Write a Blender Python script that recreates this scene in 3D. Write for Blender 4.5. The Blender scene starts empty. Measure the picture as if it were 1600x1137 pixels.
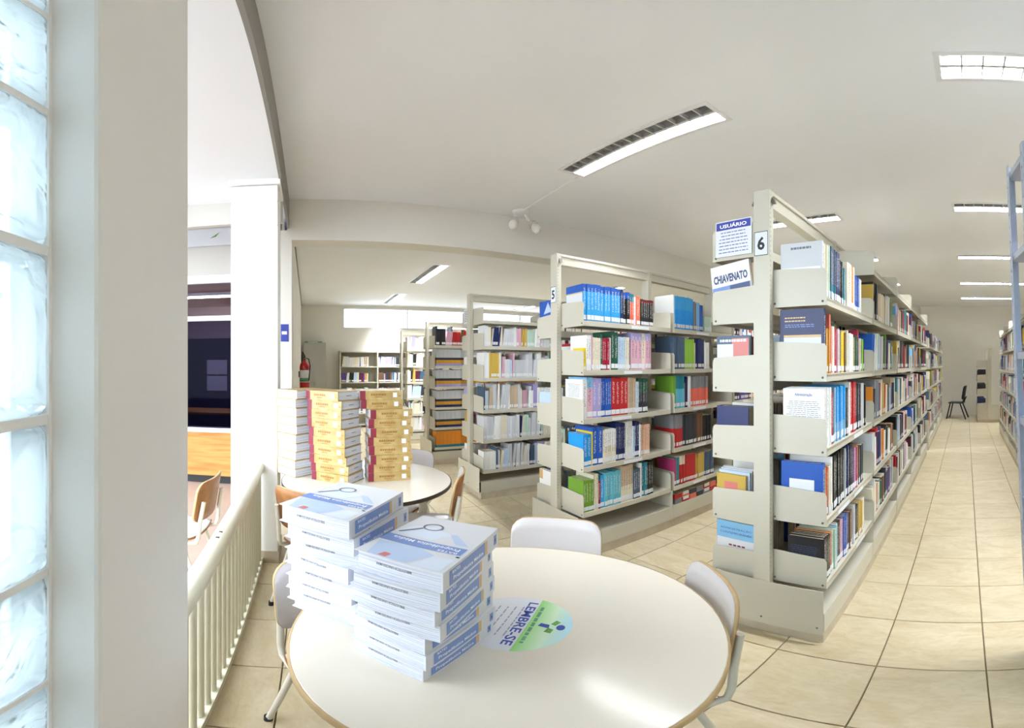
import bpy, math, random
from mathutils import Matrix, Vector
random.seed(7)
PI = math.pi
scene = bpy.context.scene
COL = scene.collection

# ------------------------------------------------------------------ camera (panoramic photograph: equirectangular crop)
PXR = 655.0
cam_data = bpy.data.cameras.new('camera')
cam = bpy.data.objects.new('camera', cam_data)
COL.objects.link(cam)
cam_data.type = 'PANO'
cam_data.panorama_type = 'EQUIRECTANGULAR'
cam_data.longitude_min, cam_data.longitude_max = -800 / PXR, 800 / PXR
cam_data.latitude_min, cam_data.latitude_max = -568.5 / PXR, 568.5 / PXR
cam_data.clip_start = 0.02
cam.location = (0, 0, 1.5)
cam.rotation_euler = (PI / 2, 0, (1509.5 - 800) / PXR)
scene.camera = cam

# ------------------------------------------------------------------ world, exposure
LAMP = 49.0
world = bpy.data.worlds.new('sky')
scene.world = world
world.use_nodes = True
wb = world.node_tree.nodes['Background']
wb.inputs['Color'].default_value = (0.82, 0.91, 1.0, 1)
wb.inputs['Strength'].default_value = 4.5
scene.view_settings.view_transform = 'Standard'
scene.view_settings.look = 'None'
scene.view_settings.gamma = 1.0
scene.view_settings.use_curve_mapping = False
scene.view_settings.exposure = 1.06
try:
    scene.cycles.use_denoising = True
    scene.cycles.max_bounces = 8
    scene.cycles.diffuse_bounces = 5
    scene.cycles.transparent_max_bounces = 16
    scene.cycles.sample_clamp_indirect = 6.0
    scene.cycles.caustics_reflective = False
    scene.cycles.caustics_refractive = False
except Exception:
    pass

# ------------------------------------------------------------------ helpers
class MB:
    def __init__(s):
        s.v, s.f, s.sm = [], [], []
    def add(s, vs, fs, smooth=False):
        o = len(s.v); s.v += [tuple(p) for p in vs]
        for f in fs:
            s.f.append(tuple(i + o for i in f)); s.sm.append(smooth)
        return s
    def box(s, x0, y0, z0, x1, y1, z1):
        if x1 < x0: x0, x1 = x1, x0
        if y1 < y0: y0, y1 = y1, y0
        if z1 < z0: z0, z1 = z1, z0
        v = [(x0,y0,z0),(x1,y0,z0),(x1,y1,z0),(x0,y1,z0),(x0,y0,z1),(x1,y0,z1),(x1,y1,z1),(x0,y1,z1)]
        return s.add(v, [(0,3,2,1),(4,5,6,7),(0,1,5,4),(1,2,6,5),(2,3,7,6),(3,0,4,7)])
    def prism(s, poly, a0, a1, axis='z'):
        """poly: list of 2D points; extruded along axis (z: xy poly, x: yz poly, y: xz poly)"""
        def P(p, a):
            return {'z': (p[0], p[1], a), 'x': (a, p[0], p[1]), 'y': (p[0], a, p[1])}[axis]
        n = len(poly)
        v = [P(p, a0) for p in poly] + [P(p, a1) for p in poly]
        fs = [tuple(range(n - 1, -1, -1)), tuple(range(n, 2 * n))]
        fs += [(i, (i + 1) % n, n + (i + 1) % n, n + i) for i in range(n)]
        if axis == 'y':
            fs = [tuple(reversed(f)) for f in fs]
        return s.add(v, fs)
    def tube(s, pts, r, n=10, cap=True):
        pts = [Vector(p) for p in pts]
        rings = []
        up = Vector((0, 0, 1))
        prev = None
        for i, p in enumerate(pts):
            if i == 0: d = pts[1] - p
            elif i == len(pts) - 1: d = p - pts[i - 1]
            else: d = (pts[i + 1] - p).normalized() + (p - pts[i - 1]).normalized()
            d.normalize()
            if prev is None:
                a = d.cross(up)
                if a.length < 1e-3: a = d.cross(Vector((1, 0, 0)))
            else:
                a = prev - d * prev.dot(d)
            a.normalize(); prev = a
            b = d.cross(a)
            rr = r[i] if isinstance(r, (list, tuple)) else r
            rings.append([p + (a * math.cos(2 * PI * k / n) + b * math.sin(2 * PI * k / n)) * rr for k in range(n)])
        v = [q for R in rings for q in R]
        fs = []
        for i in range(len(rings) - 1):
            for k in range(n):
                fs.append((i * n + k, i * n + (k + 1) % n, (i + 1) * n + (k + 1) % n, (i + 1) * n + k))
        s.add(v, fs, True)
        if cap:
            o = len(rings) - 1
            s.add(rings[0], [tuple(range(n - 1, -1, -1))]); s.add(rings[o], [tuple(range(n))])
        return s
    def lathe(s, prof, n=32, cx=0, cy=0, smooth=True):
        v = []
        for r, z in prof:
            for k in range(n):
                v.append((cx + r * math.cos(2 * PI * k / n), cy + r * math.sin(2 * PI * k / n), z))
        fs = []
        for i in range(len(prof) - 1):
            for k in range(n):
                fs.append((i * n + k, i * n + (k + 1) % n, (i + 1) * n + (k + 1) % n, (i + 1) * n + k))
        return s.add(v, fs, smooth)
    def disc(s, r, z, n=48, cx=0, cy=0, up=True):
        v = [(cx + r * math.cos(2 * PI * k / n), cy + r * math.sin(2 * PI * k / n), z) for k in range(n)]
        return s.add(v, [tuple(range(n)) if up else tuple(range(n - 1, -1, -1))])
    def mesh(s, name, mat):
        m = bpy.data.meshes.new(name)
        m.from_pydata(s.v, [], s.f)
        m.polygons.foreach_set('use_smooth', s.sm)
        if mat: m.materials.append(mat)
        m.update()
        return m
    def build(s, name, mat, parent=None, loc=(0, 0, 0), rz=0):
        return obj(name, s.mesh(name, mat), parent, loc, rz)

def obj(name, data, parent=None, loc=(0, 0, 0), rz=0):
    o = bpy.data.objects.new(name, data)
    COL.objects.link(o)
    o.location = loc
    if rz: o.rotation_euler = (0, 0, rz)
    if parent: o.parent = parent
    return o

def tag(o, label, cat, group=None):
    o['label'] = label; o['category'] = cat
    if group: o['group'] = group
    return o

def thing(name, label, cat, loc=(0, 0, 0), rz=0, group=None):
    o = obj(name, None, None, loc, rz)
    o.empty_display_size = 0.1
    return tag(o, label, cat, group)

def struct(name, mb, mat):
    o = mb.build(name, mat) if isinstance(mb, MB) else obj(name, mb)
    o['kind'] = 'structure'
    return o

def copy_tree(o, parent=None):
    c = o.copy(); COL.objects.link(c)
    if parent: c.parent = parent
    for ch in list(o.children): copy_tree(ch, c)
    return c

def bevel(o, w=0.003, seg=2):
    m = o.modifiers.new('bevel', 'BEVEL'); m.width = w; m.segments = seg; m.limit_method = 'ANGLE'
    return o

def frame_matrix(xa, ya, za, loc):
    M = Matrix.Identity(4)
    for i in range(3):
        M[i][0], M[i][1], M[i][2], M[i][3] = xa[i], ya[i], za[i], loc[i]
    return M

_text_cache = {}
def text_mesh(body, w, h, mat, bold=0.0, keep=False, spacing=1.0):
    """flat lettering centred on the origin in xy, fitted to w x h"""
    key = (body, w, h, mat.name, bold, keep)
    if key in _text_cache: return _text_cache[key]
    c = bpy.data.curves.new('lettering', 'FONT')
    c.body = body; c.size = 1.0; c.resolution_u = 2; c.offset = bold; c.space_character = spacing
    c.align_x = 'CENTER'
    o = bpy.data.objects.new('lettering', c)
    COL.objects.link(o)
    bpy.context.view_layer.update()
    m = bpy.data.meshes.new_from_object(o)
    bpy.data.objects.remove(o); bpy.data.curves.remove(c)
    xs = [v.co.x for v in m.vertices]; ys = [v.co.y for v in m.vertices]
    x0, x1, y0, y1 = min(xs), max(xs), min(ys), max(ys)
    sx, sy = w / (x1 - x0), h / (y1 - y0)
    if keep: sx = sy = min(sx, sy)
    for v in m.vertices:
        v.co.x = (v.co.x - (x0 + x1) / 2) * sx; v.co.y = (v.co.y - (y0 + y1) / 2) * sy; v.co.z = 0
    m.materials.clear(); m.materials.append(mat)
    _text_cache[key] = m
    return m

def flat(name, mesh, parent, xa, ya, loc):
    za = Vector(xa).cross(Vector(ya))
    o = obj(name, mesh, parent)
    o.matrix_local = frame_matrix(xa, ya, za, loc)
    return o

def quad_mesh(name, w, h, mat, cx=0, cy=0):
    return MB().add([(cx - w/2, cy - h/2, 0), (cx + w/2, cy - h/2, 0), (cx + w/2, cy + h/2, 0), (cx - w/2, cy + h/2, 0)], [(0, 1, 2, 3)]).mesh(name, mat)

def lines_mesh(name, w, rows, pitch, lh, mat, seed=1, wob=0.25):
    """rows of short dashes standing for print too small to read"""
    rnd = random.Random(seed); b = MB()
    for r in range(rows):
        y = (rows - 1) * pitch / 2 - r * pitch
        ww = w * (1 - rnd.random() * wob); x = -ww / 2
        while x < ww / 2:
            l = rnd.uniform(0.05, 0.16) * w; e = min(x + l, ww / 2)
            b.add([(x, y - lh/2, 0), (e, y - lh/2, 0), (e, y + lh/2, 0), (x, y + lh/2, 0)], [(0, 1, 2, 3)])
            x = e + 0.025 * w
    return b.mesh(name, mat)

# ------------------------------------------------------------------ materials
def lin(c):
    return tuple(((x / 255) / 12.92 if x / 255 <= 0.04045 else ((x / 255 + 0.055) / 1.055) ** 2.4) for x in c)

def mat(name, rgb, rough=0.5, spec=0.5, metal=0.0, noise=0.0, nscale=8.0, bump=0.0, bscale=60.0, emit=None, estr=0.0, rgb2=None, coat=0.0):
    m = bpy.data.materials.new(name); m.use_nodes = True
    nt = m.node_tree; p = nt.nodes['Principled BSDF']
    c = lin(rgb)
    p.inputs['Base Color'].default_value = (*c, 1)
    p.inputs['Roughness'].default_value = rough
    p.inputs['Specular IOR Level'].default_value = spec
    p.inputs['Metallic'].default_value = metal
    if coat: p.inputs['Coat Weight'].default_value = coat
    if emit:
        p.inputs['Emission Color'].default_value = (*lin(emit), 1); p.inputs['Emission Strength'].default_value = estr
    if noise:
        g = nt.nodes.new('ShaderNodeNewGeometry')
        n = nt.nodes.new('ShaderNodeTexNoise'); n.inputs['Scale'].default_value = nscale; n.inputs['Detail'].default_value = 5
        mx = nt.nodes.new('ShaderNodeMix'); mx.data_type = 'RGBA'
        c2 = lin(rgb2) if rgb2 else tuple(x * (1 - noise) for x in c)
        mx.inputs['A'].default_value = (*c, 1); mx.inputs['B'].default_value = (*c2, 1)
        nt.links.new(g.outputs['Position'], n.inputs['Vector'])
        rp = nt.nodes.new('ShaderNodeValToRGB'); rp.color_ramp.elements[0].position = 0.35; rp.color_ramp.elements[1].position = 0.68
        nt.links.new(n.outputs['Fac'], rp.inputs['Fac'])
        nt.links.new(rp.outputs['Color'], mx.inputs['Factor'])
        nt.links.new(mx.outputs['Result'], p.inputs['Base Color'])
    if bump:
        n2 = nt.nodes.new('ShaderNodeTexNoise'); n2.inputs['Scale'].default_value = bscale
        g2 = nt.nodes.new('ShaderNodeNewGeometry'); nt.links.new(g2.outputs['Position'], n2.inputs['Vector'])
        b = nt.nodes.new('ShaderNodeBump'); b.inputs['Strength'].default_value = bump; b.inputs['Distance'].default_value = 0.004
        nt.links.new(n2.outputs['Fac'], b.inputs['Height']); nt.links.new(b.outputs['Normal'], p.inputs['Normal'])
    return m

M = {}
M['ceiling'] = mat('ceiling_paint', (245, 247, 252), 0.9, 0.2, noise=0.03, nscale=1.2)
M['wall'] = mat('wall_paint', (232, 228, 220), 0.75, 0.25, noise=0.03, nscale=1.5, bump=0.1, bscale=90)
M['pillar'] = mat('pillar_paint', (236, 234, 231), 0.6, 0.35, noise=0.03, nscale=3, bump=0.12, bscale=40)
M['white_paint'] = mat('column_paint', (244, 243, 241), 0.55, 0.4, noise=0.02, nscale=2)
M['riser'] = mat('riser_paint', (205, 201, 194), 0.8, 0.2)
M['grey_strip'] = mat('grey_ceiling_strip', (146, 143, 136), 0.7, 0.2)
M['ground'] = mat('outdoor_ground', (92, 88, 84), 0.9, 0.1, noise=0.2, nscale=2)
M['rack'] = mat('rack_cream_enamel', (198, 193, 177), 0.38, 0.5, noise=0.03, nscale=4)
M['rack_dirty'] = mat('plinth_cement', (198, 186, 164), 0.7, 0.3, noise=0.16, nscale=9, bump=0.2)
M['blue_steel'] = mat('blue_grey_enamel', (172, 178, 192), 0.4, 0.5, noise=0.04)
M['grey_steel'] = mat('grey_enamel', (172, 172, 168), 0.45, 0.4, noise=0.03)
M['bolt'] = mat('dark_bolt', (96, 90, 82), 0.5)
M['grout'] = mat('grout', (120, 104, 80), 0.9, 0.1)
M['laminate'] = mat('white_laminate', (226, 218, 203), 0.16, 0.5, noise=0.015, nscale=2)
M['chair_laminate'] = mat('chair_white_laminate', (204, 199, 198), 0.3, 0.45)
M['wood_edge'] = mat('plywood_brown', (150, 100, 56), 0.5, 0.3, noise=0.3, nscale=14)
M['edge_pale'] = mat('pale_edge', (186, 158, 114), 0.5, 0.3, noise=0.15, nscale=20)
M['black_edge'] = mat('black_edge', (45, 36, 28), 0.4)
M['tube'] = mat('cream_tube', (200, 194, 180), 0.4, 0.45)
M['rail'] = mat('rail_cream', (212, 209, 188), 0.32, 0.5, noise=0.04, nscale=12)
M['chip'] = mat('chipped_spot', (60, 50, 44), 0.8)
M['page'] = mat('paper', (240, 238, 232), 0.8, 0.1, noise=0.04, nscale=60)
M['page_old'] = mat('old_paper', (216, 205, 184), 0.85, 0.1)
M['white_cover'] = mat('white_cover', (214, 216, 222), 0.3, 0.4)
M['paper_white'] = mat('sheet_white', (226, 228, 232), 0.6, 0.2)
M['print_blue'] = mat('print_blue', (116, 142, 200), 0.35, 0.4)
M['print_sky'] = mat('print_sky', (182, 200, 228), 0.35, 0.4)
M['print_pale'] = mat('print_pale', (214, 224, 240), 0.35, 0.4)
M['print_navy'] = mat('print_navy', (62, 76, 120), 0.4)
M['print_red'] = mat('print_red', (208, 120, 112), 0.4)
M['print_orange'] = mat('print_orange', (214, 176, 120), 0.4)
M['ink'] = mat('ink_black', (32, 32, 36), 0.6)
M['ink_grey'] = mat('ink_grey', (112, 116, 128), 0.7)
M['ink_pale'] = mat('ink_pale', (150, 156, 172), 0.7)
M['ink_blue'] = mat('ink_blue', (44, 68, 158), 0.5)
M['ink_white'] = mat('ink_white', (246, 247, 250), 0.5)
M['sign_blue'] = mat('sign_blue', (52, 66, 160), 0.4)
M['green_print'] = mat('green_print', (150, 208, 136), 0.3, 0.4)
M['green_pale'] = mat('green_pale', (204, 226, 190), 0.3, 0.4)
M['sky_pale'] = mat('sky_pale', (192, 224, 232), 0.3, 0.4)
M['leaf'] = mat('leaf_green', (84, 148, 52), 0.4)
M['gold_cover'] = mat('gold_cover', (170, 140, 82), 0.35, 0.5, noise=0.18, nscale=18, rgb2=(190, 166, 114))
M['gold_dark'] = mat('gold_dark', (150, 110, 54), 0.45)
M['maroon'] = mat('maroon', (136, 42, 62), 0.4, noise=0.25, nscale=30)
M['red_paint'] = mat('extinguisher_red', (176, 22, 30), 0.3, 0.5)
M['black_plastic'] = mat('black_plastic', (26, 26, 28), 0.45)
M['wood_panel'] = mat('counter_wood', (206, 150, 84), 0.45, 0.35)
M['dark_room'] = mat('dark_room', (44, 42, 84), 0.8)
M['pink_wall'] = mat('pink_wall', (214, 190, 188), 0.8)
M['alu'] = mat('white_frame', (232, 232, 236), 0.35, 0.5)
M['louvre'] = mat('louvre_metal', (212, 212, 214), 0.35, 0.5, metal=0.4)
M['lamp_tube'] = mat('lamp_tube', (255, 255, 255), 0.4, emit=(255, 252, 246), estr=14)
M['bulb'] = mat('bulb_glass', (232, 230, 222), 0.3, 0.5)
M['green_item'] = mat('green_item', (88, 140, 108), 0.6)
M['hall_floor'] = mat('hall_floor', (170, 148, 134), 0.4, 0.4, noise=0.08, nscale=3)
M['acrylic'] = mat('acrylic_sheet', (236, 237, 242), 0.15, 0.6)

def wood_grain(m, c1, c2):
    nt = m.node_tree; p = nt.nodes['Principled BSDF']
    g = nt.nodes.new('ShaderNodeNewGeometry'); mp = nt.nodes.new('ShaderNodeMapping')
    mp.inputs['Scale'].default_value = (1.2, 1.2, 14)
    n = nt.nodes.new('ShaderNodeTexNoise'); n.inputs['Scale'].default_value = 1.6; n.inputs['Detail'].default_value = 6
    r = nt.nodes.new('ShaderNodeValToRGB')
    r.color_ramp.elements[0].position = .3; r.color_ramp.elements[0].color = (*lin(c1), 1)
    r.color_ramp.elements[1].position = .7; r.color_ramp.elements[1].color = (*lin(c2), 1)
    L = nt.links.new
    L(g.outputs['Position'], mp.inputs['Vector']); L(mp.outputs['Vector'], n.inputs['Vector'])
    L(n.outputs['Fac'], r.inputs['Fac']); L(r.outputs['Color'], p.inputs['Base Color'])
wood_grain(M['wood_panel'], (168, 108, 48), (200, 148, 84))
def page_lines(m, c1, c2):
    nt = m.node_tree; p = nt.nodes['Principled BSDF']
    g = nt.nodes.new('ShaderNodeTexCoord'); mp = nt.nodes.new('ShaderNodeMapping'); mp.inputs['Scale'].default_value = (3, 3, 420)
    n = nt.nodes.new('ShaderNodeTexNoise'); n.inputs['Scale'].default_value = 1.0; n.inputs['Detail'].default_value = 3
    r = nt.nodes.new('ShaderNodeValToRGB')
    r.color_ramp.elements[0].position = .36; r.color_ramp.elements[0].color = (*lin(c1), 1)
    r.color_ramp.elements[1].position = .56; r.color_ramp.elements[1].color = (*lin(c2), 1)
    L = nt.links.new
    L(g.outputs['Object'], mp.inputs['Vector']); L(mp.outputs['Vector'], n.inputs['Vector']); L(n.outputs['Fac'], r.inputs['Fac']); L(r.outputs['Color'], p.inputs['Base Color'])
page_lines(M['page'], (188, 192, 204), (222, 224, 230))

def tile_material():
    m = bpy.data.materials.new('beige_ceramic'); m.use_nodes = True
    nt = m.node_tree; p = nt.nodes['Principled BSDF']; L = nt.links.new
    p.inputs['Roughness'].default_value = 0.28; p.inputs['Specular IOR Level'].default_value = 0.42
    g = nt.nodes.new('ShaderNodeNewGeometry'); oi = nt.nodes.new('ShaderNodeObjectInfo')
    mp = nt.nodes.new('ShaderNodeMapping'); mp.inputs['Scale'].default_value = (2.2, 4.5, 1)
    off = nt.nodes.new('ShaderNodeVectorMath'); off.operation = 'SCALE'
    n1 = nt.nodes.new('ShaderNodeTexNoise'); n1.inputs['Scale'].default_value = 1.7; n1.inputs['Detail'].default_value = 7; n1.inputs['Roughness'].default_value = .62
    n1.inputs['Distortion'].default_value = .9
    n2 = nt.nodes.new('ShaderNodeTexNoise'); n2.inputs['Scale'].default_value = 11; n2.inputs['Detail'].default_value = 4
    r1 = nt.nodes.new('ShaderNodeValToRGB')
    e = r1.color_ramp.elements
    e[0].position = .3; e[0].color = (*lin((181, 164, 130)), 1)
    e[1].position = .62; e[1].color = (*lin((201, 188, 160)), 1)
    x = e.new(.46); x.color = (*lin((192, 178, 147)), 1)
    mx = nt.nodes.new('ShaderNodeMix'); mx.data_type = 'RGBA'
    mx.inputs['B'].default_value = (*lin((172, 148, 108)), 1)
    sub = nt.nodes.new('ShaderNodeMath'); sub.operation = 'MULTIPLY_ADD'; sub.inputs[1].default_value = 1.1; sub.inputs[2].default_value = -.52; sub.use_clamp = True
    hsv = nt.nodes.new('ShaderNodeHueSaturation')
    vr = nt.nodes.new('ShaderNodeMath'); vr.operation = 'MULTIPLY_ADD'; vr.inputs[1].default_value = .07; vr.inputs[2].default_value = .965
    cb = nt.nodes.new('ShaderNodeCombineXYZ')
    mu = nt.nodes.new('ShaderNodeMath'); mu.operation = 'MULTIPLY'; mu.inputs[1].default_value = 40
    L(oi.outputs['Random'], mu.inputs[0]); L(mu.outputs[0], cb.inputs['Z'])
    ad = nt.nodes.new('ShaderNodeVectorMath'); ad.operation = 'ADD'
    L(g.outputs['Position'], mp.inputs['Vector']); L(mp.outputs['Vector'], ad.inputs[0]); L(cb.outputs[0], ad.inputs[1])
    L(ad.outputs[0], n1.inputs['Vector']); L(ad.outputs[0], n2.inputs['Vector'])
    L(n1.outputs['Fac'], r1.inputs['Fac']); L(n2.outputs['Fac'], sub.inputs[0])
    L(sub.outputs[0], mx.inputs['Factor']); L(r1.outputs['Color'], mx.inputs['A'])
    L(oi.outputs['Random'], vr.inputs[0]); L(vr.outputs[0], hsv.inputs['Value']); L(mx.outputs['Result'], hsv.inputs['Color'])
    L(hsv.outputs['Color'], p.inputs['Base Color'])
    nt.nodes.remove(off)
    return m
M['tile'] = tile_material()

def glass_block_material():
    m = bpy.data.materials.new('wavy_glass_block'); m.use_nodes = True
    nt = m.node_tree; L = nt.links.new
    for n in list(nt.nodes):
        if n.type != 'OUTPUT_MATERIAL': nt.nodes.remove(n)
    out = nt.nodes['Material Output']
    g = nt.nodes.new('ShaderNodeNewGeometry')
    n = nt.nodes.new('ShaderNodeTexNoise'); n.inputs['Scale'].default_value = 13; n.inputs['Distortion'].default_value = 1.2; n.inputs['Detail'].default_value = 2
    L(g.outputs['Position'], n.inputs['Vector'])
    b = nt.nodes.new('ShaderNodeBump'); b.inputs['Strength'].default_value = .9; b.inputs['Distance'].default_value = .02
    L(n.outputs['Fac'], b.inputs['Height'])
    r = nt.nodes.new('ShaderNodeValToRGB')
    r.color_ramp.elements[0].position = .35; r.color_ramp.elements[0].color = (.80, .90, .93, 1)
    r.color_ramp.elements[1].position = .62; r.color_ramp.elements[1].color = (.93, .97, .98, 1)
    L(n.outputs['Fac'], r.inputs['Fac'])
    tr = nt.nodes.new('ShaderNodeBsdfTransparent'); L(r.outputs['Color'], tr.inputs['Color'])
    tl = nt.nodes.new('ShaderNodeBsdfTranslucent'); tl.inputs['Color'].default_value = (.87, .955, .97, 1); L(b.outputs['Normal'], tl.inputs['Normal'])
    gl = nt.nodes.new('ShaderNodeBsdfGlossy'); gl.inputs['Roughness'].default_value = .08; L(b.outputs['Normal'], gl.inputs['Normal'])
    m1 = nt.nodes.new('ShaderNodeMixShader'); m1.inputs[0].default_value = .72
    L(tr.outputs[0], m1.inputs[1]); L(tl.outputs[0], m1.inputs[2])
    fr = nt.nodes.new('ShaderNodeFresnel'); fr.inputs['IOR'].default_value = 1.5; L(b.outputs['Normal'], fr.inputs['Normal'])
    m2 = nt.nodes.new('ShaderNodeMixShader'); L(fr.outputs[0], m2.inputs[0]); L(m1.outputs[0], m2.inputs[1]); L(gl.outputs[0], m2.inputs[2])
    L(m2.outputs[0], out.inputs['Surface'])
    return m
M['glass_block'] = glass_block_material()

def pane_material(name, tint, refl=1.45):
    m = bpy.data.materials.new(name); m.use_nodes = True
    nt = m.node_tree; L = nt.links.new
    for n in list(nt.nodes):
        if n.type != 'OUTPUT_MATERIAL': nt.nodes.remove(n)
    out = nt.nodes['Material Output']
    tr = nt.nodes.new('ShaderNodeBsdfTransparent'); tr.inputs['Color'].default_value = (*tint, 1)
    gl = nt.nodes.new('ShaderNodeBsdfGlossy'); gl.inputs['Roughness'].default_value = .02
    fr = nt.nodes.new('ShaderNodeFresnel'); fr.inputs['IOR'].default_value = refl
    mx = nt.nodes.new('ShaderNodeMixShader')
    L(fr.outputs[0], mx.inputs[0]); L(tr.outputs[0], mx.inputs[1]); L(gl.outputs[0], mx.inputs[2]); L(mx.outputs[0], out.inputs['Surface'])
    return m
M['pane'] = pane_material('window_glass', (.95, .98, .98))
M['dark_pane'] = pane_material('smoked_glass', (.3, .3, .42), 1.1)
M['clear_pane'] = pane_material('transom_glass', (.85, .85, .88), 1.12)

def book_material():
    """object colour = cover, custom properties tone (second colour) and split (height where it starts)"""
    m = bpy.data.materials.new('book_cover'); m.use_nodes = True
    nt = m.node_tree; p = nt.nodes['Principled BSDF']; L = nt.links.new
    p.inputs['Roughness'].default_value = .38; p.inputs['Specular IOR Level'].default_value = .4
    oi = nt.nodes.new('ShaderNodeObjectInfo')
    tone = nt.nodes.new('ShaderNodeAttribute'); tone.attribute_type = 'OBJECT'; tone.attribute_name = 'tone'
    spl = nt.nodes.new('ShaderNodeAttribute'); spl.attribute_type = 'OBJECT'; spl.attribute_name = 'split'
    tc = nt.nodes.new('ShaderNodeTexCoord'); sp = nt.nodes.new('ShaderNodeSeparateXYZ')
    L(tc.outputs['Generated'], sp.inputs[0])
    gt = nt.nodes.new('ShaderNodeMath'); gt.operation = 'GREATER_THAN'; L(sp.outputs['Z'], gt.inputs[0]); L(spl.outputs['Fac'], gt.inputs[1])
    mx = nt.nodes.new('ShaderNodeMix'); mx.data_type = 'RGBA'
    L(gt.outputs[0], mx.inputs['Factor']); L(oi.outputs['Color'], mx.inputs['A']); L(tone.outputs['Color'], mx.inputs['B'])
    # printed title: small letter-like marks along the spine
    mp = nt.nodes.new('ShaderNodeMapping'); mp.inputs['Scale'].default_value = (3.0, 0.6, 34)
    cb = nt.nodes.new('ShaderNodeCombineXYZ'); mu = nt.nodes.new('ShaderNodeMath'); mu.operation = 'MULTIPLY'; mu.inputs[1].default_value = 60
    L(oi.outputs['Random'], mu.inputs[0]); L(mu.outputs[0], cb.inputs['Z']); L(cb.outputs[0], mp.inputs['Location']); L(tc.outputs['Generated'], mp.inputs['Vector'])
    n = nt.nodes.new('ShaderNodeTexNoise'); n.inputs['Scale'].default_value = 1.4; n.inputs['Detail'].default_value = 1
    L(mp.outputs[0], n.inputs['Vector'])
    g1 = nt.nodes.new('ShaderNodeMath'); g1.operation = 'GREATER_THAN'; g1.inputs[1].default_value = .53; L(n.outputs['Fac'], g1.inputs[0])
    def rng(sock, a, b):
        x = nt.nodes.new('ShaderNodeMath'); x.operation = 'GREATER_THAN'; x.inputs[1].default_value = a; L(sock, x.inputs[0])
        y = nt.nodes.new('ShaderNodeMath'); y.operation = 'LESS_THAN'; y.inputs[1].default_value = b; L(sock, y.inputs[0])
        z = nt.nodes.new('ShaderNodeMath'); z.operation = 'MULTIPLY'; L(x.outputs[0], z.inputs[0]); L(y.outputs[0], z.inputs[1]); return z.outputs[0]
    def mul(a, b):
        z = nt.nodes.new('ShaderNodeMath'); z.operation = 'MULTIPLY'; L(a, z.inputs[0]); L(b, z.inputs[1]); return z.outputs[0]
    mask = mul(mul(rng(sp.outputs['X'], .3, .7), rng(sp.outputs['Z'], .32, .9)), mul(g1.outputs[0], rng(sp.outputs['Y'], -1, .05)))
    k = nt.nodes.new('ShaderNodeMath'); k.operation = 'MULTIPLY'; k.inputs[1].default_value = .75; L(mask, k.inputs[0])
    bw = nt.nodes.new('ShaderNodeRGBToBW'); L(mx.outputs['Result'], bw.inputs[0])
    lt = nt.nodes.new('ShaderNodeMath'); lt.operation = 'LESS_THAN'; lt.inputs[1].default_value = .42; L(bw.outputs[0], lt.inputs[0])
    ink = nt.nodes.new('ShaderNodeMix'); ink.data_type = 'RGBA'
    ink.inputs['A'].default_value = (.03, .04, .08, 1); ink.inputs['B'].default_value = (.8, .8, .78, 1); L(lt.outputs[0], ink.inputs['Factor'])
    fin = nt.nodes.new('ShaderNodeMix'); fin.data_type = 'RGBA'
    L(k.outputs[0], fin.inputs['Factor']); L(mx.outputs['Result'], fin.inputs['A']); L(ink.outputs['Result'], fin.inputs['B'])
    L(fin.outputs['Result'], p.inputs['Base Color'])
    return m
M['book'] = book_material()

def stuff_book_material():
    m = bpy.data.materials.new('packed_book_covers'); m.use_nodes = True
    nt = m.node_tree; p = nt.nodes['Principled BSDF']; L = nt.links.new
    a = nt.nodes.new('ShaderNodeVertexColor'); a.layer_name = 'cover'
    L(a.outputs['Color'], p.inputs['Base Color'])
    p.inputs['Roughness'].default_value = .45; p.inputs['Specular IOR Level'].default_value = .35
    return m
M['stuff_book'] = stuff_book_material()

# ------------------------------------------------------------------ the setting
ZC, ZB, ZH = 3.2, 2.92, 2.88           # ceilings: main room, beyond the beam, hall soffit
XF, YE, YL = -10.05, 12.3, -0.15        # far wall, end wall of the aisle, left wall
XB = -4.1                               # cross beam

TS = 0.4434; TX0, TY0 = -0.363, 1.672   # floor tile grid
fl = struct('floor', MB().box(XF - .1, -.545, -.12, 4.0, YE + .1, -.008), M['grout'])
tile_mesh = None
def make_tile_mesh():
    g, b, zt = .0028, .0022, 0.0
    a = TS / 2 - g
    v = [(-a,-a,-.008),(a,-a,-.008),(a,a,-.008),(-a,a,-.008),(-a,-a,-b),(a,-a,-b),(a,a,-b),(-a,a,-b),
         (-a+b,-a+b,zt),(a-b,-a+b,zt),(a-b,a-b,zt),(-a+b,a-b,zt)]
    f = [(0,1,5,4),(1,2,6,5),(2,3,7,6),(3,0,4,7),(4,5,9,8),(5,6,10,9),(6,7,11,10),(7,4,8,11),(8,9,10,11)]
    return MB().add(v, f)
tile_mb = make_tile_mesh(); tile_mesh = tile_mb.mesh('tile', M['tile'])
rest = MB(); ntile = 0
def tile_visible(x, y):
    if y < 1.75 and -5.2 < x < .95: return True
    if -.75 < x < .85 and y < 11.2: return True
    if -2.5 < x < -1.15 and y < 4.6: return True
    if -4.2 < x < -2.85 and y < 3.0: return True
    return False
cells = []
for i in range(-23, 10):
    for j in range(-5, 25):
        cx, cy = TX0 + (i + .5) * TS, TY0 + (j + .5) * TS
        if cx < XF + .1 or cy > YE - .1 or cy < -.545 + TS * .3: continue
        cells.append((cx, cy))
for cx, cy in cells:
    if tile_visible(cx, cy) and ntile < 300:
        obj('tile', tile_mesh, fl, (cx, cy, 0)); ntile += 1
    else:
        rest.add([(x + cx, y + cy, z) for x, y, z in tile_mb.v], tile_mb.f)
ro = rest.build('tile_field', M['tile'], fl); ro['kind'] = 'stuff'

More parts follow.
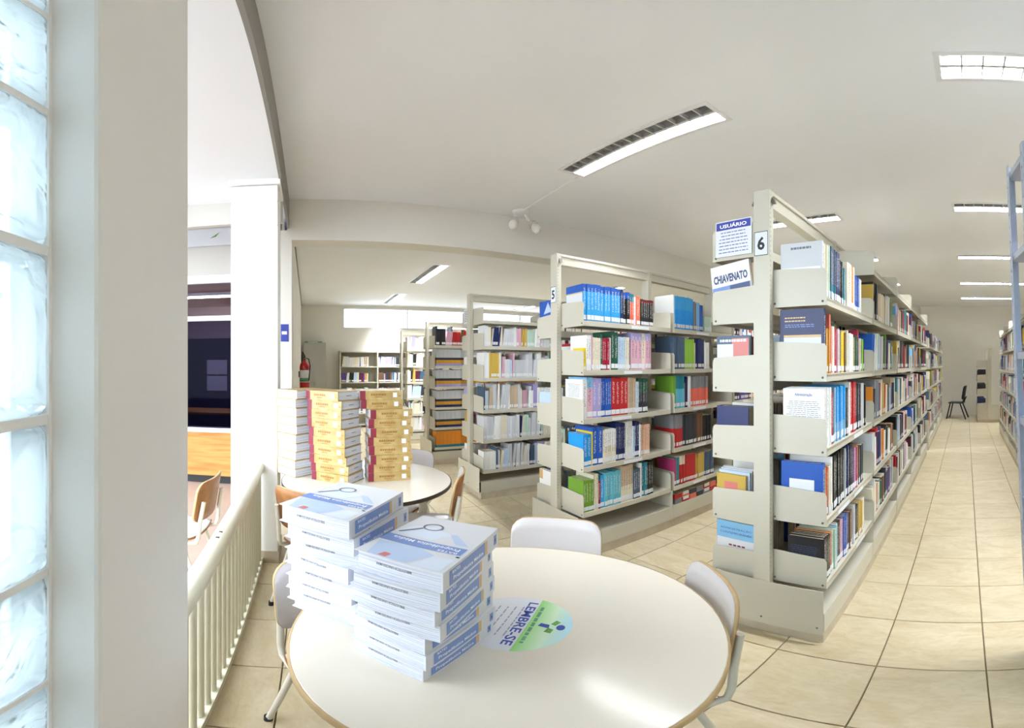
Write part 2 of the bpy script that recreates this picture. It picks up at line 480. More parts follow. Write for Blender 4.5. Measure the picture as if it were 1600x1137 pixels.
# luminaire places: centre x, centre y, ceiling height
LL, LW = 1.45, .28
LPOW = [1.4, .52, 1.25, .72, .75, .5, .35, .8, .7, 1.7, 1.8, 1.3, 1.3, .9, .8]
LUM = [(-2.09, 2.05, ZC), (.575, 1.98, ZC), (-2.09, 4.41, ZC), (.575, 4.33, ZC), (.575, 6.5, ZC), (.575, 8.69, ZC), (.575, 10.72, ZC),
       (-2.09, 6.5, ZC), (-2.09, 8.7, ZC), (-6.31, 1.85, ZB), (-8.9, 1.85, ZB), (-6.31, 5.2, ZB), (-8.9, 5.2, ZB), (3.2, 2.0, ZC), (3.2, 6.5, ZC)]  # lights over the rear rack bays and deep past the beam added for brightness
def slab(x0, x1, y0, y1, z0, z1, holes, pad=.012):
    xs = {x0, x1}; ys = {y0, y1}
    H = [(cx - LL/2 + pad, cx + LL/2 - pad, cy - LW/2 + pad, cy + LW/2 - pad) for cx, cy in holes]
    for a, b, c, d in H: xs |= {a, b}; ys |= {c, d}
    xs, ys = sorted(xs), sorted(ys); b = MB()
    for i in range(len(xs) - 1):
        for j in range(len(ys) - 1):
            mx_, my_ = (xs[i] + xs[i+1]) / 2, (ys[j] + ys[j+1]) / 2
            if any(h[0] < mx_ < h[1] and h[2] < my_ < h[3] for h in H): continue
            b.add([(xs[i], ys[j], z0), (xs[i], ys[j+1], z0), (xs[i+1], ys[j+1], z0), (xs[i+1], ys[j], z0)], [(0, 1, 2, 3)])
    b.add([(x0, y0, z1), (x1, y0, z1), (x1, y1, z1), (x0, y1, z1)], [(0, 1, 2, 3)])
    return b
struct('ceiling', slab(XB, 4.0, -.2, YE, ZC, ZC + .15, [(x, y) for x, y, z in LUM if z == ZC]), M['ceiling'])
struct('ceiling_far', slab(XF, XB - .25, -.2, YE, ZB, ZB + .4, [(x, y) for x, y, z in LUM if z == ZB]), M['ceiling'])
struct('ceiling_hall', MB().box(-3.35, -1.9, ZH, -.42, -.2, ZC + .15), M['ceiling'])
struct('ceiling_hall_far', MB().box(-8.0, -3, 3.3, -3.35, -.2, 3.45), M['ceiling'])
struct('trim_1', MB().box(XB + .0, -.2, ZH - .005, 4.0, -.18, ZC), M['grey_strip'])          # step between the two ceilings
struct('trim_2', MB().box(-3.4, -3, 2.68, -3.35, -.2, 3.35), M['riser'])              # hall beam
struct('beam', MB().box(XB - .25, -.2, 2.75, XB, YE, ZC + .1), M['wall'])
struct('wall_far', MB().box(XF - .2, -.2, 0, XF, .85, ZB).box(XF - .2, .85, 0, XF, 7.2, 2.36).box(XF - .2, .85, 2.86, XF, 7.2, ZB).box(XF - .2, 7.2, 0, XF, YE, ZB), M['wall'])
struct('wall_end', MB().box(XF - .2, YE, 0, 4.2, YE + .2, ZC + .1), M['wall'])
struct('wall_right', MB().box(4.0, -.5, 0, 4.2, YE + .2, ZC + .1), M['wall'])
struct('wall_left', MB().box(XF - .2, YL - .15, 0, XB - .2, YL, ZB), M['wall'])
struct('pilaster', MB().box(XB - .2, -.28, 0, XB, -.155, 2.75), M['wall'])
struct('trim_3', MB().box(XF, YL - .0, ZB - .035, XB - .2, YL + .012, ZB), M['grey_strip'])

# high window along the far wall
w = struct('window_1', MB().box(XF - .12, .85, 2.36, XF + .01, 7.2, 2.39).box(XF - .12, .85, 2.83, XF + .01, 7.2, 2.86)
           .box(XF - .12, .85, 2.39, XF + .01, .88, 2.83).box(XF - .12, 7.17, 2.39, XF + .01, 7.2, 2.83), M['alu'])
for k in range(4):
    y0 = .88 + k * 1.5725
    MB().box(XF - .08, y0, 2.39, XF - .07, y0 + 1.5725, 2.83).build('pane', M['pane'], w)
    if k: MB().box(XF - .1, y0 - .015, 2.39, XF - .03, y0 + .015, 2.83).build('mullion', M['alu'], w)

# foreground pillar and glass block wall
pl_ = struct('pillar', MB().box(-.754, -.40, 0, -.405, -.22, ZC), M['pillar'])
bevel(pl_, .006, 2)
GB = .2; GX0, GZ0 = -.405, .035; NC, NR = 10, 15
mort = MB()
for r in range(NR + 1):
    z = GZ0 + r * GB
    mort.box(GX0, -.349, z - .006, GX0 + NC * GB, -.2845, z + .006)
for c in range(NC + 1):
    x = GX0 + c * GB
    mort.box(x - .006, -.35, 0, x + .006, -.283, GZ0 + NR * GB)
mort.box(GX0, -.35, 0, GX0 + NC * GB, -.283, GZ0).box(GX0, -.35, GZ0 + NR * GB, GX0 + NC * GB, -.2, ZC)
gw = struct('wall_glass', mort, M['white_paint'])
struct('wall_back', MB().box(GX0 + NC * GB, -.36, 0, 4.0, -.26, ZC), M['wall'])
def block_mesh():
    b = MB(); h = GB / 2 - .006; n = 8
    prof = [(0.0, 1.0), (.012, .94), (.010, .84), (.006, .78), (.006, .0)]   # depth, half-size share
    rings = []
    def rr(s, y):  # rounded square ring
        pts = []
        R = .10 * s * h
        for cx, cz, a0 in ((1, -1, -PI/2), (1, 1, 0), (-1, 1, PI/2), (-1, -1, PI)):
            for k in range(4):
                a = a0 + k * PI / 6
                pts.append(((s * h - R) * cx + R * math.cos(a), y, (s * h - R) * cz + R * math.sin(a)))
        return pts
    def ring_sq(y):
        return None
    for side, sg in ((0, 1), (1, -1)):
        base = .035 * sg
        lv = [(1.0, 0), (.93, .008), (.84, .009), (.78, .004), (.4, .005)]
        vs = []
        for s, d in lv: vs += rr(s, base + sg * d - sg * .009)
        m_ = 16; fs = []
        for i in range(len(lv) - 1):
            for k in range(m_):
                f = (i*m_ + k, i*m_ + (k+1) % m_, (i+1)*m_ + (k+1) % m_, (i+1)*m_ + k)
                fs.append(f if sg < 0 else tuple(reversed(f)))
        last = tuple((len(lv) - 1) * m_ + k for k in range(m_))
        fs.append(last if sg < 0 else tuple(reversed(last)))
        b.add(vs, fs, True)
    # sides
    a, c = rr(1.0, .026), rr(1.0, -.026)
    b.add(a + c, [(k, (k + 1) % 16, 16 + (k + 1) % 16, 16 + k) for k in range(16)], True)
    return b.mesh('glass_block', M['glass_block'])
bm_ = block_mesh()
for c in range(NC):
    for r in range(NR):
        obj('glass_block', bm_, gw, (GX0 + (c + .5) * GB, -.3155, GZ0 + (r + .5) * GB))

# square white column with joints, and the railing
colm = struct('column', MB().box(-3.25, -.54, .1, -2.92, -.21, 2.5).box(-3.25, -.54, 2.508, -2.92, -.21, 2.69).box(-3.245, -.535, 2.4, -2.925, -.215, 2.8)
              .box(-3.25, -.54, 2.698, -2.92, -.21, 2.83).box(-3.27, -.56, 2.835, -2.9, -.19, ZH), M['white_paint'])
MB().box(-3.26, -.55, 0, -2.91, -.2, .1).build('column_base', M['rack_dirty'], colm)

rail = thing('railing', 'cream painted tubular steel railing between foreground pillar and white column', 'railing', (-2.92, -.34, 0))
r_ = MB().tube([(0, 0, .765), (1.0, 0, .765), (2.17, 0, .765)], .038, 16).build('handrail', M['rail'], rail)
MB().box(0, -.03, 0, 2.17, .03, .045).build('curb', M['rail'], rail)
bal = MB().tube([(0, 0, .04), (0, 0, .75)], .022, 12).mesh('baluster', M['rail'])
for k in range(24):
    obj('baluster', bal, rail, (.06 + k * .0885, 0, 0))
for dx in (1.36, 1.30):
    MB().box(dx, -.006, .8015, dx + .012, .008, .8035).build('paint_chip', M['chip'], r_)

# hall beyond the railing
struct('floor_hall', MB().box(-8.0, -2.2, -.1, -.7, -.55, -.004), M['hall_floor'])
struct('ground', MB().box(-8.0, -14, -.1, 8.0, -2.2, -.02).box(-.7, -2.2, -.1, 8.0, -.55, -.02), M['ground'])
XH = -5.0
ct = struct('wall_counter', MB().box(XH - .1, -3, .10, XH, -.28, .66), M['wood_panel'])
MB().box(XH - .1, -3, 0, XH - .03, -.28, .1).build('kickboard', M['black_plastic'], ct)
win = struct('window_2', MB().box(XH - .12, -3, .66, XH + .03, -.28, .71).box(XH - .06, -3, 2.03, XH + .02, -.28, 2.09).box(XH - .06, -3, 2.5, XH + .02, -.28, 2.6), M['alu'])
for k in range(2):
    y1 = -.3 - k * 1.35
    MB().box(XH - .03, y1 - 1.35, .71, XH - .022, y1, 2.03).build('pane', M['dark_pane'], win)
    MB().box(XH - .03, y1 - 1.35, 2.09, XH - .022, y1, 2.5).build('transom_pane', M['clear_pane'], win)
    MB().box(XH - .05, y1 - 1.37, .71, XH + .01, y1 - 1.33, 2.5).build('mullion', M['alu'], win)
struct('wall_fascia', MB().box(XH - .1, -3, 2.6, XH, -.28, 3.3), M['riser'])
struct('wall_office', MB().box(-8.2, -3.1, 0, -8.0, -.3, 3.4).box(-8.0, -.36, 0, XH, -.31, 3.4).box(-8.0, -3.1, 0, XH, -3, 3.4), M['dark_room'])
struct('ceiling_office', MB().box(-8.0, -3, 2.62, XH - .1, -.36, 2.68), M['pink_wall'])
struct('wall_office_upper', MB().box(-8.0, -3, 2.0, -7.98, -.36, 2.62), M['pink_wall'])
ol = thing('office_light', 'dim strip light inside the office behind the counter glass', 'ceiling light', (-6.4, -1.5, 2.62))
MB().box(-.08, -.6, -.05, .08, .6, 0).build('housing', M['alu'], ol)
MB().tube([(0, -.55, -.062), (0, .55, -.062)], .013, 8).build('lamp_tube', M['lamp_tube'], ol)
old_ = bpy.data.lights.new('office_glow', 'AREA'); old_.shape = 'RECTANGLE'; old_.size = .1; old_.size_y = 1.1; old_.energy = 28; old_.color = (1, .92, .9)
olo = bpy.data.objects.new('office_glow', old_); COL.objects.link(olo); olo.parent = ol; olo.location = (0, 0, -.08)
fs_ = thing('fascia_board', 'white board with small green leaf mark above the counter window', 'sign', (XH + .022, -1.6, 2.98))
MB().box(-.02, -1.3, 0, .02, 1.2, .22).build('board', M['white_cover'], fs_)
MB().add([(.022, .42, .09), (.022, .47, .12), (.022, .55, .17), (.022, .50, .11)], [(0, 3, 2, 1)]).build('leaf_mark', M['leaf'], fs_)
ps = thing('poster', 'pale notice sheets behind the dark office glass', 'poster', (-7.97, -1.75, 1.3))
MB().box(0, -.2, 0, .006, .2, .28).build('sheet', M['paper_white'], ps)
MB().box(0, -.2, -.32, .006, .2, -.03).build('sheet', M['paper_white'], ps)
dk = thing('office_desk', 'dim office desk seen through the dark counter glass', 'desk', (-6.6, -1.5, 0))
MB().box(-.35, -.8, .72, .35, .8, .75).build('desktop', M['wood_panel'], dk)
for sx in (-.3, .3):
    for sy in (-.75, .75): MB().box(sx - .025, sy - .025, 0, sx + .025, sy + .025, .72).build('leg', M['black_plastic'], dk)

# ------------------------------------------------------------------ ceiling lights
def make_lum():
    t = thing('ceiling_light', 'x', 'ceiling light')
    a, b = LL / 2, LW / 2
    f = MB()
    f.box(-a, -b, -.006, a, -b + .03, .004).box(-a, b - .03, -.006, a, b, .004).box(-a, -b + .03, -.006, -a + .03, b - .03, .004).box(a - .03, -b + .03, -.006, a, b - .03, .004)
    f.build('frame', M['alu'], t)
    a2, b2 = a - .03, b - .03
    rf = MB()
    rf.add([(-a2, -b2, 0), (a2, -b2, 0), (a2, b2, 0), (-a2, b2, 0), (-a2, -b2, .085), (a2, -b2, .085), (a2, b2, .085), (-a2, b2, .085)],
           [(0, 1, 5, 4), (1, 2, 6, 5), (2, 3, 7, 6), (3, 0, 4, 7), (4, 5, 6, 7)])
    rf.build('reflector', M['louvre'], t)
    for s in (-1, 1):
        MB().tube([(-a2 + .03, s * .058, .055), (a2 - .03, s * .058, .055)], .013, 10).build('lamp_tube', M['lamp_tube'] if s > 0 else M['bulb'], t)
    bl = MB().prism([(-.005, .003), (.005, .003), (.0006, .04), (-.0006, .04)], -b2, b2, 'y').mesh('louvre_blade', M['louvre'])
    n = 14
    for k in range(1, n):
        obj('louvre_blade', bl, t, (-a2 + 2 * a2 * k / n, 0, 0))
    MB().prism([(-.012, .003), (.012, .003), (.002, .04), (.002, .085), (-.002, .085), (-.002, .04)], -a2, a2, 'x').build('centre_blade', M['louvre'], t)
    return t
lum0 = make_lum()
lum_names = ['long recessed louvred ceiling light nearest the twin spot lamp', 'bright recessed ceiling light cut by the right edge of the photo',
             'recessed ceiling light just behind the top of rack 6', 'second recessed light along the aisle ceiling', 'third recessed light along the aisle ceiling',
             'fourth recessed light along the aisle ceiling', 'farthest recessed light along the aisle ceiling', 'added ceiling light over the far bays of rack 6',
             'added ceiling light over the last bays behind rack 6', 'recessed ceiling light beyond the cross beam above the far racks', 'last recessed ceiling light near the far high window',
             'added ceiling light deep beyond the cross beam', 'added ceiling light deep by the far wall window', 'ceiling light over the right-hand racks', 'ceiling light far over the right-hand racks']
for i, (x, y, z) in enumerate(LUM):
    t = lum0 if i == 0 else copy_tree(lum0)
    t.location = (x, y, z); t['label'] = lum_names[i]; t['group'] = 'recessed ceiling lights'
    ld = bpy.data.lights.new('lamp_glow', 'AREA'); ld.shape = 'RECTANGLE'; ld.size = 1.3; ld.size_y = .075
    ld.energy = LAMP * LPOW[i]; ld.color = (.885, .945, 1.0)
    lo = bpy.data.objects.new('lamp_glow', ld); COL.objects.link(lo); lo.parent = t; lo.location = (0, 0, .08)
    lo.location.y = .058
    if i == 1:                                                # this fitting burns both tubes
        ld.energy *= .55
        l2_ = bpy.data.objects.new('lamp_glow', ld); COL.objects.link(l2_); l2_.parent = t; l2_.location = (0, -.058, .08)

# twin spot lamp and conduit on the ceiling
sp = thing('twin_spot_lamp', 'white twin spot lamp with two bulbs hanging from the ceiling', 'lamp', (-3.9, 2.17, ZC))
MB().lathe([(0, -.03), (.05, -.03), (.085, -.018), (.09, 0)], 24).build('ceiling_plate', M['white_paint'], sp)
for s in (-1, 1):
    a = MB().tube([(0, s * .06, -.025), (.02, s * .075, -.08), (.05, s * .10, -.13)], .016, 10).build('arm', M['white_paint'], sp)
    h = MB().tube([(.04, s * .095, -.115), (.06, s * .11, -.15), (.075, s * .12, -.17)], [.02, .05, .055], 14).build('lamp_holder', M['riser'], sp)
    MB().tube([(.07, s * .115, -.16), (.085, s * .13, -.19), (.10, s * .14, -.22), (.115, s * .15, -.25), (.12, s * .153, -.258)], [.03, .045, .05, .036, .005], 14).build('bulb', M['bulb'], sp)
cd = MB().tube([(-3.84, 2.17, ZC - .008), (-2.83, 2.13, ZC - .008)], .007, 8).build('ceiling_conduit', M['white_paint'])
tag(cd, 'thin white cable conduit from ceiling light to twin spot lamp', 'conduit')

# ------------------------------------------------------------------ library racks
RL = [.385, .742, 1.10, 1.452, 1.808]                # right-hand tray heights
LLV = [.345, .69, 1.035, 1.39, 1.74, 2.08]           # left-hand tray heights
TIGHT = [.26, .56, .86, 1.165, 1.47, 1.77]
R4L = [.33, .67, 1.0, 1.345, 1.69, 1.97]
TD, BH = .285, .155                                   # tray depth, bracket height
BAY = 1.0
def tray_mesh():
    b = MB()
    b.box(.03, .025, -.012, .03 + TD, BAY - .025, 0)                      # board (side +x), top at 0
    b.box(.03 + TD - .012, .025, -.034, .03 + TD, BAY - .025, 0.004)      # front lip
    b.box(.03, .025, -.03, .042, BAY - .025, .02)                         # rear lip
    return b.mesh('shelf', M['rack'])
def bracket_mesh(sign=1):
    poly = [(.03, -.034), (.03 + TD, -.034), (.03 + TD, BH - .03), (.03 + TD - .012, BH - .012), (.03 + .05, BH), (.03, BH)]
    return MB().prism(poly, -.0015, .0015, 'y').mesh('bracket', M['rack'])
TRAY, BRK = tray_mesh(), bracket_mesh()
def post_mesh(h):
    b = MB().box(-.043, -.02, .08, .043, .02, h)
    return b.mesh('post', M['rack'])
def slot_mesh(h):
    b = MB()
    z = .45
    while z < h - .1:
        b.box(.0431, -.012, z, .0435, -.0095, z + .01); z += .025
    return b.mesh('slot_strip', M['bolt'])
BOLT = MB().lathe([(.006, 0), (.005, .003), (0, .0035)], 8).mesh('bolt', M['bolt'])
def rack(label, x, y, nb, h, rlev, llev, rskip=(), lskip=(), top=True, base_h=.36, bolts=False):
    t = thing('library_rack', label, 'rack', (x, y, 0), 0, 'double-sided library racks')
    pm, sm_ = post_mesh(h), slot_mesh(h)
    for k in range(nb + 1):
        p = obj('post', pm, t, (0, k * BAY, 0)); obj('slot_strip', sm_, p)['kind'] = 'stuff'
        if k == 0 and bolts:
            for sx in (-.05, .05):
                MB().prism([(sx - .012, h - .07), (sx + .012, h - .075), (sx, h - .04)], -.005, .02, 'y').build('gusset', M['bolt'], p)
    if top:
        for k in range(nb):
            MB().box(-.03, k*BAY + .02, h - .085, .03, (k+1)*BAY - .02, h - .005).box(-.04, k*BAY + .02, h - .02, .04, (k+1)*BAY - .02, h - .001).build('top_beam', M['rack'], t)
    D = .03 + TD
    for k in range(nb):
        # base: plinth, kick fronts and low board, one unit for each bay
        bb = MB().box(-D + .004, k*BAY, .08, -D + .016, (k+1)*BAY, .2).box(D - .016, k*BAY, .08, D - .004, (k+1)*BAY, .2).box(-D + .016, k*BAY + .01, .18, D - .016, (k+1)*BAY - .01, .2)
        bo = bb.build('base', M['rack'], t)
        MB().box(-D + .01, k*BAY + .002, 0, D - .01, (k+1)*BAY - .002, .078).build('plinth', M['rack_dirty'], t)
    for k in range(nb + 1):
        e = -.022 if k == 0 else (.022 if k == nb else 0)
        ep = MB().box(-D, k*BAY + e - .002, .075, D, k*BAY + e + .002, base_h).build('base_end_plate', M['rack'], t)
        if k == 0:
            for sx in (-D + .03, 0, D - .03):
                o = obj('bolt', BOLT, ep, (sx, e - .002, .12)); o.rotation_euler = (PI / 2, 0, 0)
    for side, levs, skip in ((1, rlev, rskip), (-1, llev, lskip)):
        for k in range(nb):
            for li, z in enumerate(levs):
                if (k, li) in skip: continue
                s = obj('shelf', TRAY, t, (0, k * BAY if side == 1 else (k + 1) * BAY, z), 0 if side == 1 else PI)
                for yy in (.026, BAY - .026):
                    br = obj('bracket', BRK, s, (0, yy, 0))
                    if k == 0 and bolts:
                        for bx in (.05, .03 + TD - .02):
                            o = obj('bolt', BOLT, br, (bx, -.0015 if side == 1 else .0015, -.015)); o.rotation_euler = (PI/2 if side == 1 else -PI/2, 0, 0)
    return t
R6X, R5X, R4X, R3X, R2X = -.945, -2.675, -4.41, -6.14, -7.87
RY = 1.80
R6RL = RL
no_top_right = {(0, 5)}
rack6 = rack('nearest cream steel double rack marked 6 along the right aisle', R6X, RY, 5, 2.385, RL + [2.16], LLV, rskip={(0, 5)}, lskip=set(), bolts=True)
rack5 = rack('cream steel double rack marked 5 in the middle', R5X, RY, 5, 2.36, RL, LLV[:5], bolts=True)
rack4 = rack('cream steel double rack just left of rack 5', R4X, RY, 2, 2.3, R4L, R4L, bolts=False)
rack3 = rack('cream steel rack full of orange and black journals', R3X, RY, 2, 2.15, TIGHT, TIGHT)
rack2 = rack('farthest cream steel rack standing before the far wall', R2X, RY, 2, 2.14, TIGHT, TIGHT)
rack6b = rack('lower cream rack continuing behind rack 6 at the aisle end', R6X, 7.15, 4, 2.1, RL, LLV[:5], lskip={(k, l) for k in range(4) for l in range(5)}, top=False)
rack7 = rack('long cream steel rack on the right side of the aisle', 1.03, 4.0, 5, 2.36, RL, LLV, rskip={(k, l) for k in range(5) for l in range(5)})
rack8 = rack('small cream rack end with dark blue binders at aisle end', .6, 10.7, 1, 1.9, [], [.35, .72, 1.08, 1.44], top=False)

# wall shelving on the far wall (two low bays)
ws = thing('wall_shelf', 'low cream steel shelving against the far wall under the window', 'shelving', (XF + .02, .76, 0))
for k, y in enumerate((0, .88, 1.76)):
    MB().box(0, y - .015, 0, .33, y + .015, 1.81).build('side_panel', M['rack'], ws)
for k in range(2):
    y0 = k * .88 + .015
    MB().box(0, y0, .05, .01, y0 + .85, 1.8).build('back_panel', M['rack'], ws)
    for z in (.08, .345, .71, 1.075, 1.44, 1.79):
        MB().box(.01, y0, z - .02, .32, y0 + .85, z).build('shelf', M['rack'], ws)

# blue-grey steel shelf cut by the right edge of the photograph
bs = thing('steel_shelf', 'blue-grey perforated steel shelving unit at the right edge', 'shelving', (.215, 1.56, 0))
bs.rotation_euler = (0, math.radians(-2.3), math.radians(7.4))
bs.location = (.306, 1.56, 0.002)
def perf_post(y, w, flip):
    def yb(a, b_): return min(y + flip * a, y + flip * b_), max(y + flip * a, y + flip * b_)
    p = MB().box(0, y - .002, 0, .035, y + .002, 2.42)
    for a, b_ in ((0, .014), (.026, .04)):
        y0, y1 = yb(a, b_); p.box(-.002, y0, 0, .001, y1, 2.42)
    y0, y1 = yb(.014, .026); z = 0.0
    while z < 2.4:
        p.box(-.002, y0, z, .001, y1, min(z + .052, 2.42)); z += .066
    p.build('post', M['blue_steel'], bs)
perf_post(0, 0, 1); perf_post(.27, 0, -1)
MB().box(.9, -.002, 0, .94, .002, 2.42).build('post', M['blue_steel'], bs)
MB().box(.9, .268, 0, .94, .272, 2.42).build('post', M['blue_steel'], bs)
for z in (.1, .5, .9, 1.27, 1.55, 1.98, 2.38):
    MB().box(.004, .004, z - .03, .93, .266, z).build('shelf', M['blue_steel'], bs)
MB().tube([(.0, .26, .2), (.0, .02, 1.2)], .006, 6).build('brace', M['blue_steel'], bs)

# ------------------------------------------------------------------ books
CLR = {
 'white': (236, 236, 234), 'cream': (226, 218, 196), 'pale grey': (206, 208, 212), 'grey': (128, 130, 136), 'black': (30, 30, 34), 'charcoal': (58, 60, 66),
 'navy': (34, 44, 92), 'royal blue': (38, 88, 176), 'bright blue': (30, 146, 226), 'sky blue': (56, 160, 222), 'light blue': (132, 186, 224), 'pale blue': (186, 206, 226), 'slate': (72, 92, 116),
 'teal': (44, 124, 140), 'aqua': (96, 182, 204), 'dark green': (36, 84, 66), 'green': (112, 158, 52), 'lime': (146, 196, 70), 'pale green': (186, 210, 192),
 'red': (186, 42, 44), 'crimson': (164, 34, 62), 'dark red': (110, 34, 40), 'coral': (226, 108, 90), 'orange': (222, 140, 50), 'amber': (214, 156, 58), 'yellow': (232, 200, 50), 'mustard': (196, 164, 76),
 'brown': (116, 84, 62), 'beige': (198, 176, 150), 'peach': (222, 178, 152), 'pink': (216, 170, 186), 'lavender': (168, 160, 206), 'purple': (92, 66, 134), 'maroon': (92, 34, 56), 'magenta': (176, 60, 110)}
def cover_mesh():
    a, s = .07, .035
    poly = [(0, 0), (1, 0), (1, 1), (1 - a, 1), (1 - a, s), (a, s), (a, 1), (0, 1)]
    return MB().prism(poly, 0, 1, 'z').mesh('book', M['book'])
COVER = cover_mesh()
# concave caps: rebuild caps as three quads each
def fix_cover(m):
    v = [tuple(x.co) for x in m.vertices]
    f = [(i, (i + 1) % 8, 8 + (i + 1) % 8, 8 + i) for i in range(8)]
    for o, rev in ((0, True), (8, False)):
        for q in ((0, 5, 6, 7), (1, 2, 3, 4), (0, 1, 4, 5)):
            g = tuple(o + i for i in q); f.append(tuple(reversed(g)) if rev else g)
    n = bpy.data.meshes.new('book'); n.from_pydata(v, [], f); n.materials.append(M['book']); n.update(); return n
COVER = fix_cover(COVER)
PAGES = MB().box(.07, .035, .012, .93, .975, .985).mesh('page_block', M['page_old'])
SLABEL = MB().box(.06, -.012, .05, .94, .0, .17).mesh('spine_label', M['paper_white'])
_T = ['first', 'second', 'third', 'fourth', 'fifth', 'sixth', 'seventh', 'eighth', 'ninth', 'tenth', 'eleventh', 'twelfth', 'thirteenth', 'fourteenth', 'fifteenth', 'sixteenth', 'seventeenth', 'eighteenth', 'nineteenth']
ORD = _T + ['twentieth'] + ['twenty-' + x for x in _T[:9]] + ['thirtieth'] + ['thirty-' + x for x in _T[:9]] + ['fortieth'] + ['forty-' + x for x in _T[:9]]
FIRST = {}
SHN = ['lowest', 'fourth', 'middle', 'second', 'top']
def make_book(x, y, z, t, d, h, cname, rot, label, group, tone=None, split=2.0, lean=0.0, sticker=True):
    o = obj('book', COVER, None, (x, y, z))
    o.scale = (t, d, h)
    j = random.uniform(.93, 1.05)
    c = tuple(min(1, v * j) for v in lin(CLR[cname]))
    o.color = (*c, 1)
    o['tone'] = [float(v) for v in (lin(CLR[tone]) if tone else c)]
    o['split'] = float(split)
    o.rotation_mode = 'ZYX'
    o.rotation_euler = (0, lean, rot)
    tag(o, label, 'book', group)
    obj('page_block', PAGES, o)
    if sticker: obj('spine_label', SLABEL, o)
    return o
NB = [0]; LATER = []
def row_books(rname, rx, bay, li, spec, side=1, gap0=.035, rand_depth=.012, zlev=None, single=9.0):
    """books standing on one tray, from the near end: (count, colour, thickness, height, [tone, split, lean])"""
    z = (zlev if zlev is not None else RL[li]) + .001
    y = RY + bay * BAY + gap0
    end = RY + (bay + 1) * BAY - .035
    i = 0
    for s in spec:
        n, cname, t, h = s[:4]
        tone = s[4] if len(s) > 4 else None; split = s[5] if len(s) > 5 else 2.0; lean = s[6] if len(s) > 6 else 0.0
        if cname == 'gap': y += t; continue
        for q in range(n):
            tt = t * random.uniform(.96, 1.04) * (1.24 if rname == 'five' and bay == 0 else 1.12 if rname == 'five' else 1.06); hh = h * random.uniform(.985, 1.01) * 1.03
            step = tt / math.cos(lean) if lean else tt
            if y + step > end: return
            i += 1; NB[0] += 1
            d = min(.225, hh * .75)
            xf = rx + .03 + TD - .014 - random.uniform(0, rand_depth)
            lab = '%s book, %s from the near end, %s shelf, %s bay of rack %s' % (cname, ORD[i - 1], SHN[li], ['first', 'second'][bay], rname)
            yy = y; zz = z
            if lean > 0: zz = z
            if y - RY - bay * BAY > single:
                LATER.append((xf - d, xf, y, y + tt, z, z + hh, cname, tone, split)); y += tt + .0006; continue
            o = make_book(xf, yy, zz, tt, d, hh, cname, PI / 2, lab, 'books on rack ' + rname, tone, split, lean)
            if i == 1: FIRST[(rname, bay, li)] = o
            if lean < 0: o.location.z += tt * math.sin(-lean)
            elif lean > 0: o.location.z += tt * math.sin(lean)
            y += step + .0006
R5 = {
 (0, 4): [(11, 'sky blue', .0265, .27, 'royal blue', .80), (1, 'navy', .022, .265), (2, 'black', .027, .25, 'royal blue', .8), (2, 'coral', .02, .245, 'teal', .74), (1, 'white', .018, .225), (1, 'coral', .028, .23), (1, 'amber', .012, .22), (6, 'black', .021, .215, 'dark red', .86)],
 (0, 3): [(1, 'yellow', .02, .16), (2, 'white', .022, .25), (1, 'pink', .010, .25), (4, 'cream', .013, .235), (1, 'dark green', .014, .26), (3, 'crimson', .019, .235), (1, 'white', .016, .24), (2, 'dark green', .028, .285), (4, 'pale blue', .016, .25), (2, 'cream', .015, .25), (1, 'charcoal', .012, .235), (2, 'pink', .034, .29, 'lavender', .8), (1, 'pink', .034, .29, 'lavender', .8), (1, 'cream', .03, .285), (2, 'pink', .03, .29, 'lavender', .8)],
 (0, 2): [(1, 'white', .03, .275), (1, 'pink', .046, .295, 'light blue', .75), (2, 'lavender', .03, .285), (5, 'royal blue', .0165, .285), (4, 'red', .034, .285), (4, 'beige', .018, .28), (1, 'pale blue', .024, .25), (5, 'charcoal', .017, .27, 'dark green', .6)],
 (0, 1): [(2, 'bright blue', .032, .235), (1, 'yellow', .008, .25), (2, 'royal blue', .036, .28), (1, 'cream', .016, .25), (5, 'cream', .019, .255, 'white', .5), (5, 'navy', .014, .29), (4, 'white', .018, .295), (1, 'pale blue', .018, .25), (2, 'navy', .02, .28), (1, 'white', .012, .26), (5, 'peach', .0165, .25)],
 (0, 0): [(4, 'green', .02, .245), (2, 'cream', .017, .275), (1, 'crimson', .018, .225), (1, 'sky blue', .03, .255), (6, 'aqua', .022, .27), (5, 'cream', .021, .295, 'beige', .45), (3, 'slate', .021, .25), (1, 'white', .014, .29), (2, 'teal', .022, .285), (4, 'black', .016, .28)],
 (1, 4): [(1, 'white', .012, .30), (9, 'bright blue', .0275, .295, 'sky blue', .6), (1, 'grey', .02, .27), (1, 'brown', .012, .26), (3, 'light blue', .018, .27), (2, 'royal blue', .02, .25), (1, 'gap', .03, 0), (5, 'pale green', .02, .15)],
 (1, 3): [(5, 'slate', .029, .285), (5, 'lime', .024, .27), (1, 'cream', .018, .24), (4, 'navy', .03, .28), (4, 'white', .02, .25)],
 (1, 2): [(1, 'green', .03, .285), (6, 'aqua', .0165, .285, 'teal', .6), (1, 'orange', .02, .22), (2, 'navy', .018, .275), (2, 'white', .016, .28), (8, 'coral', .03, .275, 'grey', .6)],
 (1, 1): [(4, 'red', .03, .29, 'grey', .6), (5, 'charcoal', .032, .285), (4, 'brown', .026, .28), (6, 'black', .02, .25)],
 (1, 0): [(1, 'magenta', .03, .25), (1, 'teal', .036, .26), (4, 'red', .018, .26, 'cream', .7), (6, 'red', .023, .26), (6, 'mustard', .022, .24), (6, 'slate', .022, .24)],
}
for (b, l), spec in R5.items():
    row_books('five', R5X, b, l, spec, single=9.0 if b == 0 else -1)
